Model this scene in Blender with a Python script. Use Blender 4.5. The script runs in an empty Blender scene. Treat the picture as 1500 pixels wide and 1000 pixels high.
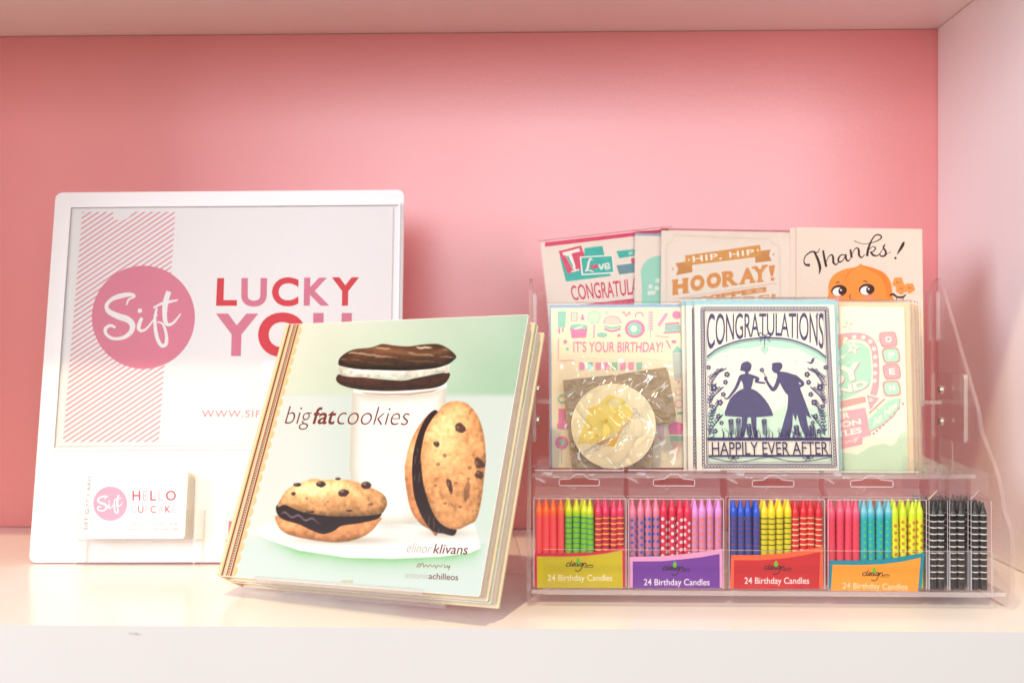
import bpy, math, random
import numpy as np
from mathutils import Vector, Matrix
random.seed(7); rng = np.random.default_rng(7)
C = bpy.context.scene
COL = C.collection
R = math.radians

# ------------------------------------------------------------------ camera, light, exposure
FPX = 1597.0                      # focal length in pixels of a 1500 px wide picture
YAW = R(1.6)
CAM = Vector((0.0, -0.702, 0.1847))
cam = bpy.data.cameras.new('camera'); camo = bpy.data.objects.new('camera', cam); COL.objects.link(camo)
camo.location = CAM; camo.rotation_euler = (R(90), 0, YAW)
cam.sensor_width = 36; cam.lens = FPX * 36 / 1500; cam.clip_start = .01; cam.clip_end = 50
cam.dof.use_dof = True; cam.dof.focus_distance = .80; cam.dof.aperture_fstop = 9
C.camera = camo

w = bpy.data.worlds.new('World'); C.world = w; w.use_nodes = True
wn, wl = w.node_tree.nodes, w.node_tree.links      # dim shop interior: pale ceiling above, darker counter and floor below
wt = wn.new('ShaderNodeTexCoord'); ws = wn.new('ShaderNodeSeparateXYZ'); wr = wn.new('ShaderNodeValToRGB')
wl.new(wt.outputs['Generated'], ws.inputs[0]); wm = wn.new('ShaderNodeMapRange'); wm.inputs[1].default_value = -1; wl.new(ws.outputs['Z'], wm.inputs[0])
wl.new(wm.outputs[0], wr.inputs[0]); wl.new(wr.outputs[0], wn['Background'].inputs[0])
wr.color_ramp.elements[0].position = .40; wr.color_ramp.elements[0].color = (.66, .52, .42, 1)
wr.color_ramp.elements[1].position = .56; wr.color_ramp.elements[1].color = (.97, .96, .95, 1)
wn['Background'].inputs[1].default_value = .47

def lamp(name, kind, loc, target, energy, color, **kw):
    l = bpy.data.lights.new(name, kind); o = bpy.data.objects.new(name, l); COL.objects.link(o)
    o.location = loc; o.rotation_euler = (Vector(target) - Vector(loc)).to_track_quat('-Z', 'Y').to_euler()
    l.energy = energy; l.color = color
    for k, v in kw.items(): setattr(l, k, v)
    return o
lamp('ceiling_spot', 'SPOT', (-.30, -1.02, 2.0), (0, .1, .1), 120, (1, .78, .45), spot_size=R(60), spot_blend=.5, shadow_soft_size=.035)
lamp('shop_window', 'AREA', (.25, -2.7, .76), (.2, .3, .25), 36, (.86, .93, 1.0), shape='RECTANGLE', size=2.4, size_y=.8)
lamp('side_fill', 'AREA', (-2.5, -1.9, .85), (.3, .2, .25), 64, (.86, .87, 1.0), shape='RECTANGLE', size=1.3, size_y=1.2)  # added fill light, brightens the right side wall

C.view_settings.view_transform = 'Standard'; C.view_settings.look = 'None'
C.view_settings.exposure = 0.08; C.view_settings.gamma = 1.0; C.view_settings.use_curve_mapping = False
C.render.engine = 'CYCLES'
C.cycles.max_bounces = 14; C.cycles.diffuse_bounces = 5; C.cycles.glossy_bounces = 5
C.cycles.transparent_max_bounces = 40; C.cycles.transmission_bounces = 8
C.cycles.use_denoising = True; C.cycles.sample_clamp_indirect = 4
C.cycles.caustics_reflective = False; C.cycles.caustics_refractive = False

# ------------------------------------------------------------------ measuring: photo pixel -> point on a real surface
_s, _c = math.sin(YAW), math.cos(YAW)
FWD, RGT, UPV = Vector((-_s, _c, 0)), Vector((_c, _s, 0)), Vector((0, 0, 1))
def ray(x, y): return FWD + RGT * ((x - 750) / FPX) + UPV * ((500 - y) / FPX)
def on_y(x, y, Y):
    d = ray(x, y); return CAM + d * ((Y - CAM.y) / d.y)
def on_x(x, y, X):
    d = ray(x, y); return CAM + d * ((X - CAM.x) / d.x)
def project(p):
    d = p - CAM; D = d.dot(FWD); return 750 + FPX * d.dot(RGT) / D, 500 - FPX * d.z / D
class Frame:
    """a leaning sheet: u along its bottom edge, v up the sheet, n out of its face"""
    def __init__(s, o, yaw=0, lean=0, roll=0):
        u = Vector((math.cos(yaw), math.sin(yaw), 0)); b = Vector((-math.sin(yaw), math.cos(yaw), 0))
        v = Vector((0, 0, 1)) * math.cos(lean) + b * math.sin(lean)
        s.u = u * math.cos(roll) + v * math.sin(roll); s.v = v * math.cos(roll) - u * math.sin(roll)
        s.n = s.u.cross(s.v); s.o = Vector(o)
    def px(s, x, y, c=0):
        d = ray(x, y); o = s.o + s.n * c
        p = CAM + d * ((o - CAM).dot(s.n) / d.dot(s.n)) - s.o
        return p.dot(s.u), p.dot(s.v)
    def w(s, a, b, c=0): return s.o + s.u * a + s.v * b + s.n * c
    def matrix(s):
        m = Matrix((s.u, s.v, s.n)).transposed().to_4x4(); m.translation = s.o; return m
    def moved(s, a=0, b=0, c=0):
        f = Frame((0, 0, 0)); f.u, f.v, f.n = s.u, s.v, s.n; f.o = s.w(a, b, c); return f

# ------------------------------------------------------------------ materials
def lin(c):
    return tuple(((x / 255) / 12.92 if x / 255 <= .04045 else ((x / 255 + .055) / 1.055) ** 2.4) for x in c)
_mats = {}
def new_mat(name):
    m = bpy.data.materials.new(name); m.use_nodes = True
    return m, m.node_tree.nodes, m.node_tree.links, m.node_tree.nodes['Principled BSDF']
def paper(c, rough=.5, spec=.22, k=.94):
    """printed paper: flat ink colour with the faintest fibre mottling"""
    key = ('paper', c, rough, spec, k)
    if key in _mats: return _mats[key]
    m, N, L, P = new_mat('printed_paper')
    n = N.new('ShaderNodeTexNoise'); n.inputs['Scale'].default_value = 420; n.inputs['Detail'].default_value = 4
    tc = N.new('ShaderNodeTexCoord'); L.new(tc.outputs['Object'], n.inputs['Vector'])
    mr = N.new('ShaderNodeMapRange'); mr.inputs[3].default_value = .95; mr.inputs[4].default_value = 1.04
    L.new(n.outputs['Fac'], mr.inputs[0])
    mx = N.new('ShaderNodeMix'); mx.data_type = 'RGBA'; mx.blend_type = 'MULTIPLY'; mx.inputs[0].default_value = 1
    l = lin(c); mx.inputs[6].default_value = (l[0] * k, l[1] * k, l[2] * k, 1)
    L.new(mr.outputs[0], mx.inputs[7]); L.new(mx.outputs[2], P.inputs['Base Color'])
    P.inputs['Roughness'].default_value = rough; P.inputs['Specular IOR Level'].default_value = spec
    _mats[key] = m; return m
def paint(name, c, rough=.3, spec=.5, bump=.02, scale=60, coat=0, crough=.1, var=.04, k=1, blot=7):
    m, N, L, P = new_mat(name)
    tc = N.new('ShaderNodeTexCoord')
    n = N.new('ShaderNodeTexNoise'); n.inputs['Scale'].default_value = scale; n.inputs['Detail'].default_value = 6
    L.new(tc.outputs['Object'], n.inputs['Vector'])
    b = N.new('ShaderNodeBump'); b.inputs['Strength'].default_value = bump; b.inputs['Distance'].default_value = .002
    L.new(n.outputs['Fac'], b.inputs['Height']); L.new(b.outputs[0], P.inputs['Normal'])
    n2 = N.new('ShaderNodeTexNoise'); n2.inputs['Scale'].default_value = blot; n2.inputs['Detail'].default_value = 5
    L.new(tc.outputs['Object'], n2.inputs['Vector'])
    mr = N.new('ShaderNodeMapRange'); mr.inputs[3].default_value = 1 - var; mr.inputs[4].default_value = 1 + var
    L.new(n2.outputs['Fac'], mr.inputs[0])
    mx = N.new('ShaderNodeMix'); mx.data_type = 'RGBA'; mx.blend_type = 'MULTIPLY'; mx.inputs[0].default_value = 1
    l = lin(c); mx.inputs[6].default_value = (l[0] * k, l[1] * k, l[2] * k, 1)
    L.new(mr.outputs[0], mx.inputs[7]); L.new(mx.outputs[2], P.inputs['Base Color'])
    mr2 = N.new('ShaderNodeMapRange'); mr2.inputs[3].default_value = rough * .85; mr2.inputs[4].default_value = rough * 1.2
    L.new(n2.outputs['Fac'], mr2.inputs[0]); L.new(mr2.outputs[0], P.inputs['Roughness'])
    P.inputs['Specular IOR Level'].default_value = spec
    if coat: P.inputs['Coat Weight'].default_value = coat; P.inputs['Coat Roughness'].default_value = crough
    return m
def clear(name, tint=(.97, .95, .95), haze=.03, gloss=1.0, rough=.06, bump=0, scale=30, hazecol=(1, .93, .92), ior=1.45):
    """clear sheet plastic: see-through, Fresnel sheen, a pale haze painted in for milky reflections"""
    m = bpy.data.materials.new(name); m.use_nodes = True; N, L = m.node_tree.nodes, m.node_tree.links
    N.clear(); out = N.new('ShaderNodeOutputMaterial')
    tr = N.new('ShaderNodeBsdfTransparent'); tr.inputs[0].default_value = (*tint, 1)
    gl = N.new('ShaderNodeBsdfGlossy'); gl.inputs['Roughness'].default_value = rough
    df = N.new('ShaderNodeBsdfDiffuse'); df.inputs[0].default_value = (*hazecol, 1)
    fr = N.new('ShaderNodeFresnel'); ge = N.new('ShaderNodeNewGeometry'); io = N.new('ShaderNodeMapRange')   # same sheen on both faces of a sheet
    io.inputs[3].default_value = ior; io.inputs[4].default_value = 1 / ior; L.new(ge.outputs['Backfacing'], io.inputs[0]); L.new(io.outputs[0], fr.inputs[0])
    mu = N.new('ShaderNodeMath'); mu.operation = 'MULTIPLY'; mu.inputs[1].default_value = gloss; mu.use_clamp = True
    L.new(fr.outputs[0], mu.inputs[0])
    m1 = N.new('ShaderNodeMixShader'); m1.inputs[0].default_value = haze  # pale diffuse haze painted in for milky reflections and bright edges
    L.new(tr.outputs[0], m1.inputs[1]); L.new(df.outputs[0], m1.inputs[2])
    m2 = N.new('ShaderNodeMixShader'); L.new(mu.outputs[0], m2.inputs[0]); L.new(m1.outputs[0], m2.inputs[1]); L.new(gl.outputs[0], m2.inputs[2])
    L.new(m2.outputs[0], out.inputs[0])
    if bump:
        tc = N.new('ShaderNodeTexCoord'); n = N.new('ShaderNodeTexNoise')
        n.inputs['Scale'].default_value = scale; n.inputs['Detail'].default_value = 3; n.inputs['Distortion'].default_value = 1.2
        L.new(tc.outputs['Object'], n.inputs['Vector'])
        b = N.new('ShaderNodeBump'); b.inputs['Strength'].default_value = bump; b.inputs['Distance'].default_value = .004
        L.new(n.outputs['Fac'], b.inputs['Height'])
        L.new(b.outputs[0], gl.inputs['Normal'])
    return m
ACRYLIC = clear('clear_acrylic', (.994, .986, .984), .004, .65, .04)
ACRYLIC_EDGE = clear('acrylic_edge', (.985, .95, .94), .24, 1.3, .1, hazecol=(1, .95, .92))
PANEL_EDGE = clear('panel_edge', (.93, .82, .81), .13, 1.5, .08, hazecol=(1, .9, .88))
RIM = clear('milky_rim', (.99, .985, .98), .5, 1.0, .15, hazecol=(1, .97, .95))
TAB = clear('tab_acetate', (.985, .965, .975), .05, 1.6, .1, .6, 30, (1, .92, .95))
ACETATE = clear('clear_acetate', (.992, .98, .985), .012, .7, .08, .4, 30, (1, .92, .95))
ACETATE_EDGE = clear('acetate_edge', (.95, .9, .92), .4, 1.5, .15, hazecol=(1, .92, .95))
CELLO = clear('cellophane', (.985, .98, .98), .004, .38, .08, .12, 16)
CELLO_EDGE = clear('cellophane_edge', (.985, .97, .96), .18, 2.0, .12, .4, 40)
CRINKLE = clear('crinkled_cellophane', (.995, .99, .98), .012, 2.3, .11, .7, 17)
STEEL = None
def metal(name, c, rough):
    m, N, L, P = new_mat(name); P.inputs['Base Color'].default_value = (*c, 1); P.inputs['Metallic'].default_value = 1
    n = N.new('ShaderNodeTexNoise'); n.inputs['Scale'].default_value = 900
    mr = N.new('ShaderNodeMapRange'); mr.inputs[3].default_value = rough * .7; mr.inputs[4].default_value = rough * 1.4
    L.new(n.outputs['Fac'], mr.inputs[0]); L.new(mr.outputs[0], P.inputs['Roughness']); return m
STEEL = metal('steel', (.7, .66, .62), .28)
def wax(c, k=.95):
    key = ('wax', c)
    if key in _mats: return _mats[key]
    m, N, L, P = new_mat('candle_wax'); l = lin(c)
    n = N.new('ShaderNodeTexNoise'); n.inputs['Scale'].default_value = 260; n.inputs['Detail'].default_value = 3
    mr = N.new('ShaderNodeMapRange'); mr.inputs[3].default_value = .9; mr.inputs[4].default_value = 1.06
    L.new(n.outputs['Fac'], mr.inputs[0])
    mx = N.new('ShaderNodeMix'); mx.data_type = 'RGBA'; mx.blend_type = 'MULTIPLY'; mx.inputs[0].default_value = 1
    mx.inputs[6].default_value = (*[x * k for x in l], 1); L.new(mr.outputs[0], mx.inputs[7]); L.new(mx.outputs[2], P.inputs['Base Color'])
    P.inputs['Roughness'].default_value = .38; P.inputs['Subsurface Weight'].default_value = .25
    P.inputs['Subsurface Radius'].default_value = (.004, .002, .0015); P.inputs['Subsurface Scale'].default_value = 1
    P.inputs['Coat Weight'].default_value = .35; P.inputs['Coat Roughness'].default_value = .12
    _mats[key] = m; return m
def page_edges():
    m, N, L, P = new_mat('page_edges')
    tc = N.new('ShaderNodeTexCoord'); mp = N.new('ShaderNodeMapping'); mp.inputs['Scale'].default_value = (6, 6, 2600)
    n = N.new('ShaderNodeTexNoise'); n.inputs['Scale'].default_value = 1; n.inputs['Detail'].default_value = 3
    L.new(tc.outputs['Object'], mp.inputs[0]); L.new(mp.outputs[0], n.inputs['Vector'])
    cr = N.new('ShaderNodeValToRGB'); cr.color_ramp.elements[0].position = .3; cr.color_ramp.elements[1].position = .62
    cr.color_ramp.elements[0].color = (*lin((216, 182, 148)), 1); cr.color_ramp.elements[1].color = (*lin((246, 236, 222)), 1)
    L.new(n.outputs['Fac'], cr.inputs[0]); L.new(cr.outputs[0], P.inputs['Base Color']); P.inputs['Roughness'].default_value = .7
    return m
PAGES = page_edges()

# ------------------------------------------------------------------ mesh building
class MB:
    def __init__(s): s.v, s.f, s.m, s.mats, s.sm = [], [], [], [], []
    def mi(s, mat):
        if mat not in s.mats: s.mats.append(mat)
        return s.mats.index(mat)
    def faces(s, verts, faces, mat, smooth=False):
        o = len(s.v); s.v += [tuple(p) for p in verts]; i = s.mi(mat)
        for f in faces: s.f.append(tuple(o + k for k in f)); s.m.append(i); s.sm.append(smooth)
    def prism(s, poly, c0, c1, mat, side=None, order=(0, 1, 2)):
        """polygon (a,b), counter-clockwise, extruded along the third axis"""
        n = len(poly); side = side or mat
        ar = sum(poly[i][0] * poly[(i + 1) % n][1] - poly[(i + 1) % n][0] * poly[i][1] for i in range(n))
        if (order in ((0, 2, 1), (2, 1, 0), (1, 0, 2))) == (ar > 0): poly = list(reversed(poly))
        def P(a, b, c):
            q = [0, 0, 0]; q[order[0]] = a; q[order[1]] = b; q[order[2]] = c; return q
        lo = [P(a, b, c0) for a, b in poly]; hi = [P(a, b, c1) for a, b in poly]
        s.faces(lo, [tuple(reversed(range(n)))], mat); s.faces(hi, [tuple(range(n))], mat)
        s.faces(lo + hi, [(i, (i + 1) % n, n + (i + 1) % n, n + i) for i in range(n)], side)
    def box(s, a0, a1, b0, b1, c0, c1, mat, side=None):
        s.prism([(a0, b0), (a1, b0), (a1, b1), (a0, b1)], c0, c1, mat, side)
    def plate(s, x0, x1, y0, y1, z0, z1, mat=None, side=None):
        """sheet of acrylic: clear on its two broad faces, edge look on its thin sides"""
        mat, side = mat or ACRYLIC, side or ACRYLIC_EDGE
        d = (x1 - x0, y1 - y0, z1 - z0); k = d.index(min(d))
        if k == 2: s.box(x0, x1, y0, y1, z0, z1, mat, side)
        elif k == 1: s.prism([(x0, z0), (x1, z0), (x1, z1), (x0, z1)], y0, y1, mat, side, order=(0, 2, 1))
        else: s.prism([(y0, z0), (y1, z0), (y1, z1), (y0, z1)], x0, x1, mat, side, order=(1, 2, 0))
    def lathe(s, prof, mats, n=16, loc=(0, 0, 0), axis=2):
        vs = []
        for r, z in prof:
            for i in range(n):
                t = 2 * math.pi * i / n; p = [r * math.cos(t), r * math.sin(t), z]
                if axis == 1: p = [p[0], -p[2], p[1]]
                if axis == 0: p = [p[2], p[0], p[1]]
                vs.append((p[0] + loc[0], p[1] + loc[1], p[2] + loc[2]))
        for k in range(len(prof) - 1):
            m = mats[k] if isinstance(mats, list) else mats
            b = k * n
            s.faces(vs[b:b + 2 * n], [(i, (i + 1) % n, n + (i + 1) % n, n + i) for i in range(n)], m, True)
        m = mats[-1] if isinstance(mats, list) else mats
        s.faces(vs[-n:], [tuple(range(n))], m); s.faces(vs[:n], [tuple(reversed(range(n)))], mats[0] if isinstance(mats, list) else mats)
    def build(s, name, parent=None, matrix=None, bevel=0):
        me = bpy.data.meshes.new(name); me.from_pydata(s.v, [], s.f)
        for m in s.mats: me.materials.append(m)
        me.polygons.foreach_set('material_index', s.m); me.polygons.foreach_set('use_smooth', s.sm); me.update()
        o = bpy.data.objects.new(name, me); COL.objects.link(o)
        if parent: o.parent = parent
        if matrix is not None: o.matrix_world = matrix
        if bevel:
            b = o.modifiers.new('bevel', 'BEVEL'); b.width = bevel; b.segments = 2; b.limit_method = 'ANGLE'; b.angle_limit = R(40)
        return o
def empty(name, matrix):
    o = bpy.data.objects.new(name, None); COL.objects.link(o); o.matrix_world = matrix; o.empty_display_size = .02; return o
def tag(o, label, cat, group=None):
    o['label'] = label; o['category'] = cat
    if group: o['group'] = group
    return o
def child(mb, name, parent, bevel=0):      # part built in its thing's own coordinates
    o = mb.build(name, None, None, bevel); o.parent = parent; return o
def round_rect(a0, b0, a1, b1, r, n=5):
    pts = []
    for cx, cy, t0 in ((a1 - r, b0 + r, -90), (a1 - r, b1 - r, 0), (a0 + r, b1 - r, 90), (a0 + r, b0 + r, 180)):
        for i in range(n + 1):
            t = R(t0 + 90 * i / n); pts.append((cx + r * math.cos(t), cy + r * math.sin(t)))
    return pts
def smooth_line(pts, n=6, closed=False):
    out = []; m = len(pts)
    if m < 3: return [tuple(p) for p in pts]
    P = [np.array(p, float) for p in pts]
    rngk = range(m if closed else m - 1)
    for i in rngk:
        p0 = P[(i - 1) % m] if closed or i > 0 else 2 * P[0] - P[1]
        p1, p2 = P[i], P[(i + 1) % m]
        p3 = P[(i + 2) % m] if closed or i + 2 < m else 2 * P[-1] - P[-2]
        for k in range(n):
            t = k / n
            out.append(tuple(.5 * ((2 * p1) + (p2 - p0) * t + (2 * p0 - 5 * p1 + 4 * p2 - p3) * t * t + (3 * p1 - p0 - 3 * p2 + p3) * t ** 3)))
    if not closed: out.append(tuple(P[-1]))
    return out

# ------------------------------------------------------------------ lettering
_glyph = {}
def glyphs(txt, bold=0., shear=0., space=1.):
    key = (txt, bold, shear, space)
    if key in _glyph: return _glyph[key]
    cu = bpy.data.curves.new('text', 'FONT'); cu.body = txt; cu.size = 1; cu.offset = bold; cu.shear = shear
    cu.space_character = space; cu.resolution_u = 7
    ob = bpy.data.objects.new('text', cu); COL.objects.link(ob)
    dg = bpy.context.evaluated_depsgraph_get(); dg.update()
    me = bpy.data.meshes.new_from_object(ob.evaluated_get(dg))
    vs = [(v.co.x, v.co.y) for v in me.vertices]; fs = [tuple(p.vertices) for p in me.polygons]
    bpy.data.objects.remove(ob); bpy.data.curves.remove(cu); bpy.data.meshes.remove(me)
    x0 = min(v[0] for v in vs); x1 = max(v[0] for v in vs); y0 = min(v[1] for v in vs); y1 = max(v[1] for v in vs)
    out = ([((x - x0) / (x1 - x0), (y - y0) / (y1 - y0)) for x, y in vs], fs, x1 - x0, y1 - y0)
    _glyph[key] = out; return out
def lerp(p, q, t): return (p[0] + (q[0] - p[0]) * t, p[1] + (q[1] - p[1]) * t)
class Crop:
    """coordinates read in an enlarged view of the photo"""
    def __init__(s, ox, oy, k): s.ox, s.oy, s.k = ox, oy, k
    def __call__(s, *pts): return [(s.ox + x / s.k, s.oy + y / s.k) for x, y in pts]
    def l(s, d): return d / s.k
class Art:
    """flat print on a sheet: every call lies one hair above the one before"""
    DZ, DS = 6e-6, 1e-6
    def __init__(s, mb, fr, crop=None, c=4e-5, mat=paper, clip=None):
        s.mb, s.fr, s.k, s.c, s.mat = mb, fr, crop or Crop(0, 0, 1), c, mat
        s.depth = 0; s.clip = clip; s.last = None
    def _map(s, pts): return [s.fr.px(*p, s.depth) for p in pts]
    def raw(s, pts, faces, col):
        s.c += s.DS if col == s.last else s.DZ; s.last = col; q = s._map(pts)
        if s.clip:
            a0, b0, a1, b1 = s.clip; q = [(min(max(a, a0), a1), min(max(b, b0), b1)) for a, b in q]
        ar = 0
        f = faces[0]
        for i in range(len(f)):
            (xa, ya), (xb, yb) = q[f[i]], q[f[(i + 1) % len(f)]]; ar += xa * yb - xb * ya
        if ar < 0: faces = [tuple(reversed(f)) for f in faces]
        s.mb.faces([(a, b, s.c) for a, b in q], faces, s.mat(col) if isinstance(col, tuple) else col)
    def poly(s, pts, col, smooth=0):
        p = s.k(*pts)
        if smooth: p = smooth_line(p, smooth, True)
        s.raw(p, [tuple(range(len(p)))], col)
    def disc(s, x, y, r, col, ry=None, rot=0, n=20):
        ry = ry or r; ca, sa = math.cos(R(rot)), math.sin(R(rot))
        s.poly([(x + r * math.cos(t) * ca - ry * math.sin(t) * sa, y + r * math.cos(t) * sa + ry * math.sin(t) * ca) for t in [2 * math.pi * i / n for i in range(n)]], col)
    def stroke(s, pts, wd, col, smooth=5, closed=False):
        p = [np.array(q) for q in s.k(*pts)]
        if smooth and len(p) > 2: p = [np.array(q) for q in smooth_line(p, smooth, closed)]
        n = len(p); V = []
        for i in range(n):
            a = p[(i - 1) % n] if closed or i else p[0]; b = p[(i + 1) % n] if closed or i < n - 1 else p[-1]
            d = b - a; d = d / (np.linalg.norm(d) + 1e-9); nn = np.array([-d[1], d[0]])
            t = i / max(1, n - 1)
            h = wd if not isinstance(wd, (list, tuple)) else np.interp(t, np.linspace(0, 1, len(wd)), wd)
            h = s.k.l(h) / 2
            V += [tuple(p[i] + nn * h), tuple(p[i] - nn * h)]
        F = [(2 * i, 2 * i + 1, 2 * i + 3, 2 * i + 2) for i in range(n - 1)]
        if closed: F.append((2 * n - 2, 2 * n - 1, 1, 0))
        s.raw(V, F, col)
    def ring(s, x, y, r, wd, col, ry=None, n=18):
        ry = ry or r
        s.stroke([(x + r * math.cos(2 * math.pi * i / n), y + ry * math.sin(2 * math.pi * i / n)) for i in range(n)], wd, col, 0, True)
    def text(s, txt, tl, tr, br, bl, col, bold=0., shear=0., space=1.):
        vs, fs, _, _ = glyphs(txt, bold, shear, space)
        tl, tr, br, bl = s.k(tl, tr, br, bl)
        s.raw([lerp(lerp(bl, br, x), lerp(tl, tr, x), y) for x, y in vs], fs, col)
    def rtext(s, txt, x0, y0, x1, y1, col, slope=0., **kw):      # box: top-left, bottom-right, slope = drop per pixel to the right
        d = (x1 - x0) * slope
        s.text(txt, (x0, y0), (x1, y0 + d), (x1, y1 + d), (x0, y1), col, **kw)
    def envelope(s, txt, top, bot, col, **kw):                   # lettering squeezed between two lines
        vs, fs, _, _ = glyphs(txt, **kw)
        def at(line, t):
            xs = [q[0] for q in line]; x = xs[0] + (xs[-1] - xs[0]) * t; return (x, float(np.interp(x, xs, [q[1] for q in line])))
        s.raw(s.k(*[lerp(at(bot, x), at(top, x), y) for x, y in vs]), fs, col)
    def letters(s, txt, x0, y0, x1, y1, cols, gap=.16, slope=0., **kw):   # letters in alternating inks
        g = [glyphs(ch, **kw) for ch in txt]; tot = sum(q[2] for q in g) + gap * (len(g) - 1); k = (x1 - x0) / tot; x = x0
        for ch, q, c in zip(txt, g, cols):
            dy = (x - x0) * slope; ww = q[2] * k
            s.rtext(ch, x, y0 + dy, x + ww, y1 + dy, c, slope, **kw); x += ww + gap * k

# ------------------------------------------------------------------ the setting
PINK = paint('pink_wall_paint', (238, 142, 141), .33, 1.0, .06, 260, var=.055, coat=.4, crough=.3)
WHITE = paint('white_laminate', (247, 244, 241), .2, .5, .02, 40, var=.015)
def setting(name, mb, bevel=0):
    o = mb.build(name, None, None, bevel); o['kind'] = 'structure'; return o
XL, XR, YB, ZT = -.60, None, .37, .4885
XR = on_y(1373, 42, YB).x
FRONT_DIM = paint('dimmed_front_edge', (214, 211, 210), .3, .4, .03, 30, var=.025)  # laminate greyed to put the front face's dimmer light into its colour
b = MB(); b.box(XL - .02, XR + .02, 0, YB + .02, -.062, 0, WHITE); b.m[2] = b.mi(FRONT_DIM)
CHIP = paint('chipped_edge', (198, 192, 188), .6, .3)
for x_, y_, rx_, ry_ in ((195, 927, 8, 1.8), (203, 928.5, 5, 1.2)):     # small dents in the shelf's front edge
    p_ = on_y(x_, y_, -.0001); k_ = .00044
    b.faces([(p_.x + rx_ * k_ * math.cos(t), -.00012, p_.z + ry_ * k_ * math.sin(t) * (1 + .3 * math.sin(3 * t))) for t in [2 * math.pi * i / 14 for i in range(14)]], [tuple(range(14))], CHIP)
setting('shelf', b, .0012)
b = MB(); b.box(XL - .02, XR + .02, YB, YB + .02, .0005, ZT - .0005, PINK); setting('back_wall', b)
b = MB(); b.box(XL - .02, XR + .02, 0, YB + .02, ZT, ZT + .05, WHITE); setting('upper_shelf', b, .0012)
b = MB(); b.box(XR, XR + .02, 0, YB - .0005, .0005, ZT - .0005, WHITE); setting('side_wall', b, .001)
b = MB(); b.box(XL - .02, XL, 0, YB - .0005, .0005, ZT - .0005, WHITE); setting('side_wall', b, .001)

# ------------------------------------------------------------------ gift card display board
CRM = (252, 248, 244)
PK, RD = (226, 128, 150), (226, 62, 72)
PKS, RDS = (238, 170, 186), (214, 74, 92)
SIFT = [([(518, 622), (528, 596), (552, 584), (556, 576), (538, 571), (500, 575), (450, 592), (421, 622), (430, 652), (475, 676), (522, 692), (546, 718), (540, 752), (505, 780), (455, 786), (420, 766), (415, 738), (438, 722), (464, 732)], [5, 8, 8, 10, 16, 20, 14, 16, 22, 26, 24, 20, 16, 12, 12, 14, 12, 9]),
        ([(592, 684), (580, 716), (578, 738), (592, 748), (616, 736), (646, 700), (668, 668)], [12, 16, 15, 11, 8, 7, 5]),
        ([(648, 636), (690, 615), (730, 606), (768, 598)], [6, 11, 11, 6]),
        ([(666, 636), (656, 690), (664, 770), (686, 818), (710, 812), (712, 768), (696, 716), (668, 704)], [8, 12, 15, 14, 15, 12, 9, 5]),
        ([(724, 556), (708, 610), (704, 680), (716, 716), (742, 712), (768, 684), (782, 664)], [20, 22, 18, 14, 10, 7, 4])]
def sift_mark(A, cx, cy, r, col, ink):
    """round badge with the script word, measured in the poster's enlargement (badge centre 600,682, radius 252)"""
    A.disc(cx, cy, r, col, n=48)
    k = r / 252
    f = lambda pts: [(cx + (x - 600) * k, cy + (y - 682) * k) for x, y in pts]
    for pts, wd in SIFT: A.stroke(f(pts), [q * k * 1.22 for q in wd], ink)
    A.disc(*f([(583, 650)])[0], 11 * k, ink)
def stripes(A, tl, tr, br, bl, n, wd, col):
    """diagonal rules filling a band"""
    def P(s, t): return lerp(lerp(tl, tr, s), lerp(bl, br, s), t)
    H = math.dist(tl, bl) / math.dist(tl, tr); m = .72
    V, F = [], []
    for i in range(n):
        t0 = (H + m) * i / n; q = []
        for t in (t0, t0 + wd * (H + m) / n):
            # rule t - m*s' where it enters (s=0) and leaves (s=1)
            pa = (0., t); pb = (1., t - m)
            if pa[1] > H: pa = ((t - H) / m, H)
            if pb[1] < 0: pb = (t / m, 0.)
            q.append((pa, pb))
        (a0, b0), (a1, b1) = q
        if a0[0] > 1 or a1[0] > 1: continue
        o = len(V); V += [P(p[0], p[1] / H) for p in (a0, b0, b1, a1)]; F.append((o, o + 1, o + 2, o + 3))
    A.raw(A.k(*V), F, col)

fb = Frame((-.4264, .192, .0012), R(.64), R(10.03), R(.34)); BW, BH = .3077, .3195
FROST = paint('frosted_white_acrylic', (250, 244, 242), .22, .5, .02, 30, var=.02)
board = tag(empty('display_board', fb.matrix()), 'white acrylic display board leaning back behind the cookbook, with a sign pocket and card pockets', 'display board')
b = MB(); b.prism(round_rect(0, 0, BW, BH, .006), -.004, 0, FROST); child(b, 'back_panel', board, .0008)
q = [fb.px(*p, .0032) for p in ((79, 656), (578, 656), (575, 300), (104, 303))]
pa0, pa1, pb0, pb1 = q[0][0], q[1][0], q[0][1], q[2][1]
b = MB(); t = .0016
b.box(pa0, pa1, pb0, pb1, .0016, .0016 + t, ACRYLIC, FROST)
for r_ in ((pa0, pa1, pb0 - .0018, pb0), ): b.box(*r_, .0003, .0016 + t, FROST)
child(b, 'sign_pocket', board)
b = MB()
b.box(pa0 - .0018, pa0, pb0 - .0018, pb1 + .0018, .0003, .0032, FROST); b.box(pa1, pa1 + .0018, pb0 - .0018, pb1 + .0018, .0003, .0032, FROST)
b.box(pa0, pa1, pb1, pb1 + .0018, .0003, .0032, FROST)
child(b, 'pocket_rim', board)
b = MB()      # prop foot behind the board
b.prism([(-.0045, .14), (-.0045, .19), (-.075, .0145), (-.075, .0135 - .001)], .14, .17, FROST, order=(2, 1, 0)); child(b, 'prop_foot', board)

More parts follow.
